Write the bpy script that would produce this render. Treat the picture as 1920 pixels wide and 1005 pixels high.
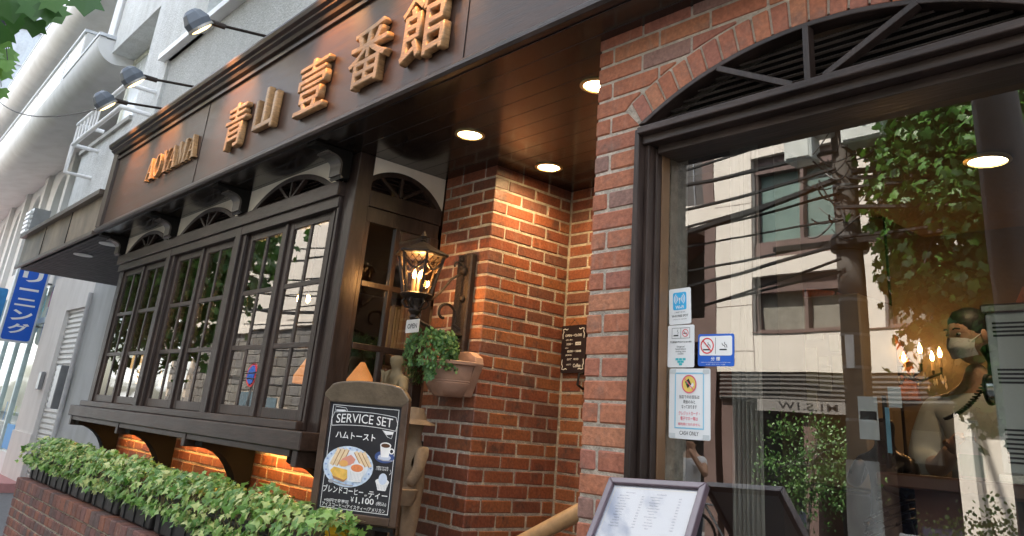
import bpy, bmesh, math, random
from math import sin, cos, pi, radians, sqrt, atan2
from mathutils import Vector, Matrix, noise as mnoise
random.seed(7)
for o in list(bpy.data.objects): bpy.data.objects.remove(o)
S = bpy.context.scene
COL = S.collection
# ---------------------------------------------------------------- camera, world, sun, exposure
# x runs along the shop front, y into the building, z up; the camera is the origin and the pavement lies 1.45 m below it
G = -1.45
yaw, pit, rol = 0.8711, 0.3439, 0.0886
f = Vector((-sin(yaw)*cos(pit), cos(yaw)*cos(pit), sin(pit)))
r0 = Vector((cos(yaw), sin(yaw), 0)); u0 = r0.cross(f)
rr = cos(rol)*r0 + sin(rol)*u0; uu = -sin(rol)*r0 + cos(rol)*u0
cd = bpy.data.cameras.new('camera'); cam = bpy.data.objects.new('camera', cd); COL.objects.link(cam)
M = Matrix((rr, uu, -f)).transposed().to_4x4()
cam.matrix_world = M
cd.sensor_width = 36; cd.lens = 27.675; cd.shift_y = -0.1133; cd.clip_end = 500; cd.clip_start = 0.05
S.camera = cam
S.view_settings.view_transform = 'Standard'; S.view_settings.look = 'None'
S.view_settings.gamma = 1; S.view_settings.use_curve_mapping = False
S.view_settings.exposure = 1.98
W = bpy.data.worlds.new('World'); S.world = W; W.use_nodes = True
wn = W.node_tree.nodes; wl = W.node_tree.links
bg = wn['Background']
sky = wn.new('ShaderNodeTexSky'); sky.sky_type = 'NISHITA'; sky.sun_disc = False
SEL, SAZ = radians(57), radians(-12)
sky.sun_elevation = SEL; sky.sun_rotation = SAZ; sky.air_density = 1.0; sky.dust_density = 2.0
# broken bright clouds over the blue
tc = wn.new('ShaderNodeTexCoord'); nz = wn.new('ShaderNodeTexNoise'); nz.inputs['Scale'].default_value = 6.5
nz.inputs['Detail'].default_value = 6; nz.inputs['Roughness'].default_value = .6
mp = wn.new('ShaderNodeMapping'); mp.inputs['Scale'].default_value = (1, 1, 1.8); mp.inputs['Location'].default_value = (.3, .9, .2)
rp = wn.new('ShaderNodeValToRGB'); rp.color_ramp.elements[0].position = .47; rp.color_ramp.elements[1].position = .56
mx = wn.new('ShaderNodeMixRGB'); mx.inputs['Color2'].default_value = (10, 10.3, 10.6, 1)
wl.new(tc.outputs['Generated'], mp.inputs['Vector']); wl.new(mp.outputs[0], nz.inputs['Vector'])
wl.new(nz.outputs['Fac'], rp.inputs['Fac']); wl.new(rp.outputs['Color'], mx.inputs['Fac'])
wl.new(sky.outputs[0], mx.inputs['Color1']); wl.new(mx.outputs[0], bg.inputs['Color'])
bg.inputs['Strength'].default_value = 0.13
sl = bpy.data.lights.new('sun', 'SUN'); sun = bpy.data.objects.new('sun', sl); COL.objects.link(sun)
sl.energy = 4.2; sl.angle = radians(.6); sl.color = (1, .94, .85)
sd = Vector((sin(-SAZ)*-1*cos(SEL), cos(SAZ)*cos(SEL), sin(SEL)))
sun.rotation_euler = sd.to_track_quat('Z', 'Y').to_euler()

# ---------------------------------------------------------------- materials
MATS = {}
def P(name, col, rough=.6, metal=0, var=.12, vs=8, bump=0, bs=60, stretch=None, emis=None, es=0, spec=None, coat=0, trans=0, dirt=0):
    if name in MATS: return MATS[name]
    m = bpy.data.materials.new(name); m.use_nodes = True; n = m.node_tree.nodes; l = m.node_tree.links
    b = n['Principled BSDF']
    b.inputs['Roughness'].default_value = rough; b.inputs['Metallic'].default_value = metal
    if spec is not None: b.inputs['Specular IOR Level'].default_value = spec
    if coat: b.inputs['Coat Weight'].default_value = coat; b.inputs['Coat Roughness'].default_value = .12
    t = n.new('ShaderNodeTexCoord'); mpn = n.new('ShaderNodeMapping')
    g = n.new('ShaderNodeNewGeometry')
    l.new(g.outputs['Position'], mpn.inputs['Vector'])
    if stretch: mpn.inputs['Scale'].default_value = stretch
    a = n.new('ShaderNodeTexNoise'); a.inputs['Scale'].default_value = vs; a.inputs['Detail'].default_value = 5; a.inputs['Roughness'].default_value = .6
    l.new(mpn.outputs[0], a.inputs['Vector'])
    r = n.new('ShaderNodeValToRGB'); c = col
    r.color_ramp.elements[0].position = .3; r.color_ramp.elements[1].position = .7
    r.color_ramp.elements[0].color = (c[0]*(1-var), c[1]*(1-var), c[2]*(1-var), 1)
    r.color_ramp.elements[1].color = (min(1, c[0]*(1+var)), min(1, c[1]*(1+var)), min(1, c[2]*(1+var)), 1)
    l.new(a.outputs['Fac'], r.inputs['Fac'])
    out = r.outputs['Color']
    if dirt:
        d = n.new('ShaderNodeTexNoise'); d.inputs['Scale'].default_value = 1.7; d.inputs['Detail'].default_value = 8
        mm = n.new('ShaderNodeMapping'); mm.inputs['Scale'].default_value = (2, 2, .6); l.new(g.outputs['Position'], mm.inputs['Vector']); l.new(mm.outputs[0], d.inputs['Vector'])
        rd = n.new('ShaderNodeValToRGB'); rd.color_ramp.elements[0].position = .42; rd.color_ramp.elements[1].position = .72
        rd.color_ramp.elements[0].color = (1, 1, 1, 1); rd.color_ramp.elements[1].color = (1-dirt, 1-dirt*1.05, 1-dirt*1.15, 1)
        l.new(d.outputs['Fac'], rd.inputs['Fac'])
        mu = n.new('ShaderNodeMixRGB'); mu.blend_type = 'MULTIPLY'; mu.inputs['Fac'].default_value = 1
        l.new(out, mu.inputs['Color1']); l.new(rd.outputs['Color'], mu.inputs['Color2']); out = mu.outputs[0]
    l.new(out, b.inputs['Base Color'])
    if bump:
        bn = n.new('ShaderNodeTexNoise'); bn.inputs['Scale'].default_value = bs; bn.inputs['Detail'].default_value = 4
        l.new(mpn.outputs[0], bn.inputs['Vector'])
        bu = n.new('ShaderNodeBump'); bu.inputs['Strength'].default_value = bump; bu.inputs['Distance'].default_value = .01
        l.new(bn.outputs['Fac'], bu.inputs['Height']); l.new(bu.outputs[0], b.inputs['Normal'])
    # uneven gloss
    ra = n.new('ShaderNodeMapRange'); ra.inputs['To Min'].default_value = max(.02, rough*.75); ra.inputs['To Max'].default_value = min(1, rough*1.3)
    l.new(a.outputs['Fac'], ra.inputs['Value']); l.new(ra.outputs[0], b.inputs['Roughness'])
    if emis: b.inputs['Emission Color'].default_value = (*emis, 1); b.inputs['Emission Strength'].default_value = es
    if trans: b.inputs['Transmission Weight'].default_value = trans
    MATS[name] = m; return m

def ramp_by_random(name, cols, rough, bump, grime=.5, patch=(.07,.05,.045), patch_amt=.75, chalk=.35):
    m = bpy.data.materials.new(name); m.use_nodes = True; n = m.node_tree.nodes; l = m.node_tree.links; b = n['Principled BSDF']
    oi = n.new('ShaderNodeObjectInfo'); r = n.new('ShaderNodeValToRGB')
    els = r.color_ramp.elements; r.color_ramp.interpolation = 'CONSTANT'
    while len(els) < len(cols): els.new(.5)
    for i, c in enumerate(cols): els[i].position = i/len(cols); els[i].color = (*c, 1)
    l.new(oi.outputs['Random'], r.inputs['Fac'])
    g = n.new('ShaderNodeNewGeometry')
    a = n.new('ShaderNodeTexNoise'); a.inputs['Scale'].default_value = 9; a.inputs['Detail'].default_value = 6; a.inputs['Roughness'].default_value = .65
    l.new(g.outputs['Position'], a.inputs['Vector'])
    ra = n.new('ShaderNodeValToRGB'); ra.color_ramp.elements[0].position = .54; ra.color_ramp.elements[1].position = .68
    ra.color_ramp.elements[0].color = (0, 0, 0, 1); ra.color_ramp.elements[1].color = (patch_amt, patch_amt, patch_amt, 1); l.new(a.outputs['Fac'], ra.inputs['Fac'])
    mxn = n.new('ShaderNodeMixRGB'); mxn.inputs['Color2'].default_value = (*patch, 1); l.new(ra.outputs['Color'], mxn.inputs['Fac']); l.new(r.outputs['Color'], mxn.inputs['Color1'])
    f2 = n.new('ShaderNodeTexNoise'); f2.inputs['Scale'].default_value = 70; f2.inputs['Detail'].default_value = 4; l.new(g.outputs['Position'], f2.inputs['Vector'])
    r2 = n.new('ShaderNodeValToRGB'); r2.color_ramp.elements[0].position = .3; r2.color_ramp.elements[1].position = .75
    r2.color_ramp.elements[0].color = (.72, .72, .72, 1); r2.color_ramp.elements[1].color = (1.2, 1.2, 1.2, 1); l.new(f2.outputs['Fac'], r2.inputs['Fac'])
    mu = n.new('ShaderNodeMixRGB'); mu.blend_type = 'MULTIPLY'; mu.inputs['Fac'].default_value = 1; l.new(mxn.outputs[0], mu.inputs['Color1']); l.new(r2.outputs['Color'], mu.inputs['Color2'])
    # chalky lime wash streaks
    mp2 = n.new('ShaderNodeMapping'); mp2.inputs['Scale'].default_value = (30, 30, 7); l.new(g.outputs['Position'], mp2.inputs['Vector'])
    c2 = n.new('ShaderNodeTexNoise'); c2.inputs['Scale'].default_value = 1; c2.inputs['Detail'].default_value = 6; l.new(mp2.outputs[0], c2.inputs['Vector'])
    rc = n.new('ShaderNodeValToRGB'); rc.color_ramp.elements[0].position = .58; rc.color_ramp.elements[1].position = .78
    rc.color_ramp.elements[0].color = (0, 0, 0, 1); rc.color_ramp.elements[1].color = (chalk, chalk, chalk, 1); l.new(c2.outputs['Fac'], rc.inputs['Fac'])
    m3 = n.new('ShaderNodeMixRGB'); m3.inputs['Color2'].default_value = (.5, .4, .33, 1); l.new(rc.outputs['Color'], m3.inputs['Fac']); l.new(mu.outputs[0], m3.inputs['Color1'])
    l.new(m3.outputs[0], b.inputs['Base Color'])
    b.inputs['Roughness'].default_value = rough
    bu = n.new('ShaderNodeBump'); bu.inputs['Strength'].default_value = bump; bu.inputs['Distance'].default_value = .006
    ad = n.new('ShaderNodeMath'); ad.operation = 'ADD'; l.new(f2.outputs['Fac'], ad.inputs[0]); l.new(a.outputs['Fac'], ad.inputs[1])
    l.new(ad.outputs[0], bu.inputs['Height']); l.new(bu.outputs[0], b.inputs['Normal'])
    MATS[name] = m; return m

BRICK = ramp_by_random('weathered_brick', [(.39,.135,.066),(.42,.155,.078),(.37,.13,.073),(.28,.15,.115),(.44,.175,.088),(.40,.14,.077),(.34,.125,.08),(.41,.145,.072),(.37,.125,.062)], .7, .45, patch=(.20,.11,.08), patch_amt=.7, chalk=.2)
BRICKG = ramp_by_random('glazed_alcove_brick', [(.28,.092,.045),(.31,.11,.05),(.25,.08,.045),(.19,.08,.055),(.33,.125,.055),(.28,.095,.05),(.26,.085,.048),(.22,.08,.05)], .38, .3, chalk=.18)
BRICKP = ramp_by_random('planter_brick', [(.20,.085,.06),(.24,.10,.07),(.17,.075,.06),(.13,.08,.07),(.26,.10,.06),(.20,.09,.075),(.15,.075,.065)], .8, .6, chalk=.45)
BRICKS = ramp_by_random('stone_block', [(.15,.14,.125),(.19,.18,.16),(.12,.115,.105),(.16,.155,.15),(.21,.2,.18)], .85, .8, chalk=.1)
MORTAR = P('mortar', (.52, .46, .38), .95, var=.3, vs=25, bump=.8, bs=90, dirt=.4)
MORTARD = P('dark_mortar', (.50, .43, .35), .95, var=.3, vs=25, bump=.8, bs=90, dirt=.3)
WOOD = P('dark_brown_gloss_paint', (.028, .0175, .0135), .38, var=.45, vs=5, bump=.16, bs=14, stretch=(1, 6, 6), spec=.38, dirt=-.9)
WOODV = P('dark_brown_gloss_upright', (.026, .0165, .0128), .38, var=.45, vs=5, bump=.16, bs=14, stretch=(6, 6, 1), spec=.38, dirt=-.9)
BOARD = P('stained_sign_wood', (.056, .029, .020), .42, var=.35, vs=3, bump=.12, bs=18, stretch=(1, 8, 12), spec=.42)
SOFFIT = P('varnished_soffit_wood', (.017, .012, .009), .19, var=.35, vs=4, bump=.05, bs=3, stretch=(1, 7, 7), coat=.25, spec=.4)
BLACK = P('black_iron', (.016, .014, .013), .45, var=.3, vs=20, bump=.3, bs=120, metal=.3)
IRON = P('weathered_bronze_iron', (.035, .026, .021), .5, var=.4, vs=25, bump=.5, bs=90, metal=.5)
LETTER = P('carved_pale_wood', (.44, .25, .11), .5, var=.35, vs=22, bump=.4, bs=40, coat=.1, stretch=(1, 1, 4), dirt=.45)
LETTERE = P('carved_wood_side', (.30, .14, .055), .5, var=.2, vs=18)
PLASTER = P('ivory_plaster', (.80, .74, .62), .8, var=.06, vs=6, bump=.1, dirt=.12)
STUCCO = P('rough_white_stucco', (.58, .59, .58), .95, var=.10, vs=14, bump=1.0, bs=45, dirt=.18)
STUCCOG = P('rough_grey_stucco', (.45, .46, .45), .95, var=.16, vs=30, bump=1.0, bs=60, dirt=.15)
WHITEW = P('white_wall_paint', (.60, .60, .59), .8, var=.03, vs=3, bump=.08, bs=40, dirt=.12)
CREAMW = P('cream_pier_paint', (.70, .67, .64), .8, var=.03, vs=3, bump=.08, bs=40, dirt=.12)
GREYW = P('grey_pier_paint', (.42, .43, .43), .8, var=.05, vs=4, bump=.25, bs=50, dirt=.2)
WHITEM = P('white_painted_metal', (.78, .78, .78), .35, var=.03, dirt=.08)
GREYM = P('grey_metal', (.30, .31, .32), .35, metal=.6, var=.1)
CHROME = P('brushed_steel', (.62, .62, .62), .2, metal=1, var=.05)
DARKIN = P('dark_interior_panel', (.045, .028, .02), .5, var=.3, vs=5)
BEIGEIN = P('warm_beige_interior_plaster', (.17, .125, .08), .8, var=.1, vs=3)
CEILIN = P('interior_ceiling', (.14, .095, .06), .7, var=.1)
PAVE = P('grey_asphalt_pavement', (.16, .16, .165), .9, var=.25, vs=30, bump=.4, bs=120)
ROADM = P('asphalt', (.055, .055, .058), .9, var=.25, vs=40, bump=.5, bs=150)
PINK = P('pink_kerb_paving', (.46, .22, .21), .85, var=.12, vs=9, bump=.3, bs=60)
TERRA = P('terracotta', (.46, .28, .20), .8, var=.15, vs=12, bump=.15, bs=50, dirt=.25)
PLASTB = P('black_planter_plastic', (.018, .018, .019), .5, var=.3, vs=14, bump=.2, bs=40)
STONEF = P('tan_stone_figure', (.24, .165, .10), .8, var=.25, vs=14, bump=.4, bs=50, dirt=.3)
CLAY = P('clay_figure', (.20, .15, .08), .8, var=.2, vs=14, bump=.3, bs=50)
BRONZE = P('dark_bronze_figure', (.09, .06, .04), .28, metal=.9, var=.3, vs=8)
WHITEP = P('white_print', (.85, .85, .83), .6, var=.01)
CHALKB = P('chalkboard_black', (.022, .022, .026), .45, var=.25, vs=6)
BFRAME = P('brown_board_frame', (.085, .052, .033), .45, var=.3, vs=9, bump=.35, bs=40, coat=.2)
PAPER = P('paper', (.82, .83, .82), .55, var=.02, vs=2)
BLUEP = P('blue_print', (.02, .12, .55), .35, var=.03)
SKYB = P('light_blue_print', (.05, .45, .80), .4, var=.02)
PALEB = P('pale_blue_print', (.28, .58, .75), .4, var=.02)
REDP = P('red_print', (.70, .05, .06), .4, var=.02)
PINKP = P('pink_red_print', (.80, .16, .22), .5, var=.02)
YELP = P('yellow_print', (.85, .65, .15), .5, var=.02)
BLKP = P('black_print', (.02, .02, .022), .5, var=.02)
GREENP = P('green_print', (.1, .45, .2), .5, var=.02)
YELLOW = P('yellow_crate_plastic', (.80, .45, .02), .4, var=.08)
PURPLEF = P('plum_menu_frame', (.11, .075, .09), .3, var=.15, coat=.4)
SKIN = P('skin', (.55, .31, .20), .5, var=.08)
HAIR = P('black_hair', (.012, .010, .010), .5, var=.3, vs=40)
SHIRT = P('grey_white_shirt', (.55, .54, .50), .85, var=.08, vs=6, bump=.3, bs=14)
MASKM = P('white_mask', (.75, .74, .72), .8, var=.04)
CONC = P('concrete_pole', (.11, .10, .09), .85, var=.2, vs=6, bump=.3, bs=60, dirt=.3)
CABLE = P('black_cable', (.012, .012, .013), .5)
TILEC = P('cream_facade_tile', (.66, .615, .55), .6, var=.02, vs=1, dirt=.05)
TILEB = P('brown_facade_metal', (.14, .095, .085), .5, var=.15, vs=3)
SHADEM = P('lamp_shade_fabric', (.75, .42, .2), .8, var=.1, emis=(1, .30, .06), es=.16)
SHADEC = P('cream_lamp_shade', (.8, .55, .28), .8, var=.1, emis=(1, .56, .22), es=.22)
def emat(name, col, st):
    m = bpy.data.materials.new(name); m.use_nodes = True; n = m.node_tree.nodes
    b = n['Principled BSDF']; b.inputs['Base Color'].default_value = (*col, 1)
    b.inputs['Emission Color'].default_value = (*col, 1); b.inputs['Emission Strength'].default_value = st; MATS[name] = m; return m
BULB = emat('warm_bulb', (1, .55, .18), 16)
LAMPD = emat('lit_downlight_disc', (1, .72, .34), 14)
LAMPW = emat('lit_ceiling_disc', (1, .80, .5), 9)
SPOTE = emat('lit_spot_lens', (1, .74, .28), 1.6)
def glass(name, ior=2.3, tint=(.93, .95, .94)):
    m = bpy.data.materials.new(name); m.use_nodes = True; n = m.node_tree.nodes; l = m.node_tree.links
    n.remove(n['Principled BSDF']); out = n['Material Output']
    t = n.new('ShaderNodeBsdfTransparent'); t.inputs[0].default_value = (*tint, 1)
    g = n.new('ShaderNodeBsdfGlossy'); g.inputs['Roughness'].default_value = 0.0; g.inputs['Color'].default_value = (1, .98, .95, 1)
    fr = n.new('ShaderNodeFresnel'); fr.inputs['IOR'].default_value = ior
    ge = n.new('ShaderNodeNewGeometry'); sb = n.new('ShaderNodeMath'); sb.operation = 'SUBTRACT'; sb.inputs[0].default_value = 1; l.new(ge.outputs['Backfacing'], sb.inputs[1])
    ml = n.new('ShaderNodeMath'); ml.operation = 'MULTIPLY'; l.new(fr.outputs[0], ml.inputs[0]); l.new(sb.outputs[0], ml.inputs[1])
    mxs = n.new('ShaderNodeMixShader'); l.new(ml.outputs[0], mxs.inputs[0]); l.new(t.outputs[0], mxs.inputs[1]); l.new(g.outputs[0], mxs.inputs[2])
    # slightly wavy old float glass
    no = n.new('ShaderNodeTexNoise'); no.inputs['Scale'].default_value = 1.6; l.new(ge.outputs['Position'], no.inputs['Vector'])
    bu = n.new('ShaderNodeBump'); bu.inputs['Strength'].default_value = .05; bu.inputs['Distance'].default_value = .02
    l.new(no.outputs['Fac'], bu.inputs['Height']); l.new(bu.outputs[0], g.inputs['Normal'])
    l.new(mxs.outputs[0], out.inputs['Surface']); MATS[name] = m; return m
GLASS = glass('window_glass', 3.1)
GLASSB = glass('bay_window_glass', 2.5)
GLASSL = glass('lantern_glass', 1.5, (.97, .9, .8))
GLASSM = glass('menu_cover_glass', 1.75, (.97, .97, .97))
OPPGL = P('far_window_glass', (.16, .23, .21), .12, var=.2, vs=1.5)
OPPGD = P('dark_window_glass', (.02, .022, .025), .1, var=.2, vs=1.5)
def leafmat(name, c1, c2, c3, rough=.45):
    m = bpy.data.materials.new(name); m.use_nodes = True; n = m.node_tree.nodes; l = m.node_tree.links; b = n['Principled BSDF']
    g = n.new('ShaderNodeNewGeometry'); r = n.new('ShaderNodeValToRGB'); e = r.color_ramp.elements
    at = n.new('ShaderNodeAttribute'); at.attribute_name = 'shade'
    e[0].color = (*c1, 1); e[1].color = (*c3, 1); e[1].position = 1; k = e.new(.5); k.color = (*c2, 1)
    l.new(at.outputs['Fac'], r.inputs['Fac']); l.new(r.outputs[0], b.inputs['Base Color']); b.inputs['Roughness'].default_value = rough
    tr = n.new('ShaderNodeBsdfTranslucent'); l.new(r.outputs[0], tr.inputs['Color'])
    mxs = n.new('ShaderNodeMixShader'); mxs.inputs[0].default_value = .25; l.new(b.outputs[0], mxs.inputs[1]); l.new(tr.outputs[0], mxs.inputs[2]); l.new(mxs.outputs[0], n['Material Output'].inputs['Surface'])
    MATS[name] = m; return m
IVYM = leafmat('variegated_ivy_leaf', (.07, .19, .03), (.23, .40, .09), (.62, .65, .27), .38)
TREEL = leafmat('tulip_tree_leaf', (.03, .10, .018), (.055, .16, .025), (.11, .25, .03), .45)
POTL = leafmat('pot_plant_leaf', (.04, .12, .03), (.08, .19, .05), (.15, .27, .07), .45)
BARK = P('grey_bark', (.055, .055, .055), .9, var=.3, vs=12, bump=.8, bs=30)
# ---------------------------------------------------------------- mesh helpers
def V(*a): return Vector(a)
class MB:
    def __init__(s): s.v = []; s.f = []
    def add(s, vs, fs):
        o = len(s.v); s.v += [tuple(v) for v in vs]; s.f += [tuple(i+o for i in q) for q in fs]; return s
    def box(s, x0, x1, y0, y1, z0, z1):
        vs = [(x, y, z) for z in (z0, z1) for y in (y0, y1) for x in (x0, x1)]
        return s.add(vs, [(0,2,3,1),(4,5,7,6),(0,1,5,4),(2,6,7,3),(0,4,6,2),(1,3,7,5)])
    def cbox(s, x0, x1, y0, y1, z0, z1, c=.004):
        b = bmesh.new(); bmesh.ops.create_cube(b, size=1)
        for v in b.verts: v.co = V((x0+x1)/2+v.co.x*(x1-x0), (y0+y1)/2+v.co.y*(y1-y0), (z0+z1)/2+v.co.z*(z1-z0))
        bmesh.ops.bevel(b, geom=b.edges[:], offset=c, segments=1, affect='EDGES', profile=.5)
        b.verts.ensure_lookup_table(); b.verts.index_update()
        s.add([v.co.copy() for v in b.verts], [[v.index for v in q.verts] for q in b.faces]); b.free(); return s
    def prism(s, poly, axis, a, b):
        """poly in the two other axes (order x,y / x,z / y,z), extruded along axis from a to b"""
        n = len(poly)
        def pt(p, t): return (t, p[0], p[1]) if axis == 'x' else (p[0], t, p[1]) if axis == 'y' else (p[0], p[1], t)
        vs = [pt(p, a) for p in poly]+[pt(p, b) for p in poly]
        return s.add(vs, [tuple(range(n)), tuple(range(2*n-1, n-1, -1))]+[(i, i+n, (i+1) % n+n, (i+1) % n) for i in range(n)])
    def bar(s, a, b, w, h=None, up=V(0,0,1)):
        a = V(*a); b = V(*b); h = w if h is None else h; d = (b-a).normalized(); up = V(*up)
        if abs(d.dot(up)) > .95: up = V(0,1,0) if abs(d.y) < .9 else V(1,0,0)
        x = d.cross(up).normalized(); y = x.cross(d)
        vs = [p+x*i*w/2+y*j*h/2 for p in (a, b) for i, j in ((-1,-1),(1,-1),(1,1),(-1,1))]
        return s.add(vs, [(3,2,1,0),(4,5,6,7),(0,1,5,4),(1,2,6,5),(2,3,7,6),(3,0,4,7)])
    def tube(s, pts, r, n=8, cap=True):
        pts = [V(*p) for p in pts]; k = len(pts); rs = r if isinstance(r, (list, tuple)) else [r]*k
        base = len(s.v); nx = None
        for i, p in enumerate(pts):
            d = (pts[min(i+1, k-1)]-pts[max(i-1, 0)]).normalized()
            if nx is None: nx = d.cross(V(0,0,1) if abs(d.z) < .9 else V(1,0,0)).normalized()
            nx = (nx-d*nx.dot(d)).normalized(); ny = d.cross(nx)
            for j in range(n): t = 2*pi*j/n; s.v.append(tuple(p+nx*cos(t)*rs[i]+ny*sin(t)*rs[i]))
        for i in range(k-1):
            for j in range(n): s.f.append((base+i*n+j, base+i*n+(j+1) % n, base+(i+1)*n+(j+1) % n, base+(i+1)*n+j))
        if cap: s.f.append(tuple(base+j for j in range(n-1, -1, -1))); s.f.append(tuple(base+(k-1)*n+j for j in range(n)))
        return s
    def lathe(s, prof, c=(0,0,0), n=24, a0=0, a1=2*pi, sx=1, sy=1, phase=0):
        full = abs(a1-a0-2*pi) < 1e-6; m = n if full else n+1; base = len(s.v)
        for r, z in prof:
            for j in range(m): t = a0+(a1-a0)*j/n+phase; s.v.append((c[0]+r*cos(t)*sx, c[1]+r*sin(t)*sy, c[2]+z))
        for i in range(len(prof)-1):
            for j in range(n if full else n): s.f.append((base+i*m+j, base+i*m+(j+1) % m, base+(i+1)*m+(j+1) % m, base+(i+1)*m+j)) if (full or j < n) else None
        if prof[0][0] > 1e-4: s.f.append(tuple(base+j for j in range(m-1, -1, -1)))
        if prof[-1][0] > 1e-4: s.f.append(tuple(base+(len(prof)-1)*m+j for j in range(m)))
        return s
    def ball(s, c, r, n=10, k=6):
        rx, ry, rz = r if isinstance(r, (tuple, list)) else (r, r, r)
        return s.lathe([(max(1e-5, sin(pi*i/k)), -cos(pi*i/k)*rz/1.0) for i in range(k+1)], c, n, sx=rx, sy=ry)
    def xf(s, m): s.v = [tuple(m @ V(*v)) for v in s.v]; return s
    def mesh(s, name, m):
        me = bpy.data.meshes.new(name); me.from_pydata(s.v, [], s.f); me.update()
        b = bmesh.new(); b.from_mesh(me); bmesh.ops.recalc_face_normals(b, faces=b.faces); b.to_mesh(me); b.free()
        me.materials.append(m); return me
    def build(s, name, m, parent=None, smooth=False, bev=0):
        me = s.mesh(name, m)
        if smooth:
            for p in me.polygons: p.use_smooth = True
            try: me.set_sharp_from_angle(angle=radians(45))
            except Exception: pass
        o = bpy.data.objects.new(name, me); COL.objects.link(o)
        if parent: o.parent = parent
        if bev:
            md = o.modifiers.new('bevel', 'BEVEL'); md.width = bev; md.segments = 2; md.limit_method = 'ANGLE'; md.angle_limit = radians(40)
            md.harden_normals = False
        return o
def tag(o, label, cat, group=None):
    o['label'] = label; o['category'] = cat
    if group: o['group'] = group
    return o
def struct(o): o['kind'] = 'structure'; return o
def stuff(o): o['kind'] = 'stuff'; return o
WM = {}
def pinv(parent): return WM[parent.name].inverted() if parent.name in WM else Matrix.Identity(4)
def child(mb, name, m, parent, **k):
    """a part whose mesh is given in world coordinates"""
    o = mb.build(name, m, parent, **k); o.matrix_parent_inverse = pinv(parent); return o
def thing(name, label, cat, loc=(0,0,0), group=None, mat=None):
    o = bpy.data.objects.new(name, None); COL.objects.link(o); o.empty_display_size = .1
    mm = mat if mat is not None else Matrix.Translation(V(*loc))
    o.matrix_basis = mm; WM[o.name] = mm.copy()
    return tag(o, label, cat, group)
def frame_mat(o, ex, ey):
    ex = V(*ex).normalized(); ey = V(*ey); ey = (ey-ex*ex.dot(ey)).normalized(); ez = ex.cross(ey)
    m = Matrix((ex, ey, ez)).transposed().to_4x4(); m.translation = V(*o); return m
def text_mesh(body, m, width=None, height=None, depth=0, bevel=0, offset=0, bres=1, spacing=1):
    cu = bpy.data.curves.new('text', 'FONT'); cu.body = body; cu.size = 1; cu.align_x = 'CENTER'; cu.align_y = 'CENTER'
    cu.extrude = depth; cu.bevel_depth = bevel; cu.bevel_resolution = bres; cu.offset = offset; cu.resolution_u = 3; cu.space_character = spacing
    o = bpy.data.objects.new('text', cu); COL.objects.link(o)
    dg = bpy.context.evaluated_depsgraph_get(); dg.update()
    me = bpy.data.meshes.new_from_object(o.evaluated_get(dg), depsgraph=dg)
    bpy.data.objects.remove(o); bpy.data.curves.remove(cu)
    bt = bmesh.new(); bt.from_mesh(me); bmesh.ops.triangulate(bt, faces=bt.faces[:]); bt.to_mesh(me); bt.free()
    xs = [v.co.x for v in me.vertices]; ys = [v.co.y for v in me.vertices]
    if not xs: return me
    w = max(xs)-min(xs); h = max(ys)-min(ys); cx = (max(xs)+min(xs))/2; cy = (max(ys)+min(ys))/2
    sx = width/w if width else (height/h); sy = height/h if height else sx
    for v in me.vertices: v.co = V((v.co.x-cx)*sx, (v.co.y-cy)*sy, v.co.z)
    me.materials.clear(); me.materials.append(m); return me
def text(body, x, y, z, m, parent, width=None, height=None, name='lettering', **k):
    me = text_mesh(body, m, width, height, **k)
    o = bpy.data.objects.new(name, me); COL.objects.link(o); o.parent = parent; o.location = (x, y, z); return o
def flat(parent, name, m, pts, z, t=.0006):
    b = MB(); b.prism([(p[0], p[1]) for p in pts], 'z', z, z+t); return b.build(name, m, parent)
def rect(x0, x1, y0, y1): return [(x0, y0), (x1, y0), (x1, y1), (x0, y1)]
def ell(cx, cy, rx, ry, n=28, a0=0, a1=2*pi): return [(cx+rx*cos(a0+(a1-a0)*i/n), cy+ry*sin(a0+(a1-a0)*i/n)) for i in range(n)]
def rrect(x0, x1, y0, y1, r, n=4):
    p = []
    for cx, cy, a in ((x1-r, y1-r, 0), (x0+r, y1-r, pi/2), (x0+r, y0+r, pi), (x1-r, y0+r, 3*pi/2)):
        p += [(cx+r*cos(a+pi/2*i/n), cy+r*sin(a+pi/2*i/n)) for i in range(n+1)]
    return p
def ring(parent, name, m, cx, cy, ro, ri, z, t=.0006, n=28, a0=0, a1=2*pi, sy=1):
    b = MB(); k = n+1
    vs = []
    for zz in (z, z+t):
        for r in (ro, ri):
            vs += [(cx+r*cos(a0+(a1-a0)*i/n), cy+sy*r*sin(a0+(a1-a0)*i/n), zz) for i in range(k)]
    fs = []
    for i in range(n):
        fs += [(i, i+1, k+i+1, k+i), (2*k+i, 3*k+i, 3*k+i+1, 2*k+i+1), (i, 2*k+i, 2*k+i+1, i+1), (k+i, k+i+1, 3*k+i+1, 3*k+i)]
    b.add(vs, fs); return b.build(name, m, parent)
def copy_thing(o, **kw):
    c = o.copy(); COL.objects.link(c)
    for ch in [x for x in bpy.data.objects if x.parent == o]:
        d = ch.copy(); COL.objects.link(d); d.parent = c
        for g2 in [x for x in bpy.data.objects if x.parent == ch]:
            e = g2.copy(); COL.objects.link(e); e.parent = d
    return c
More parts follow.
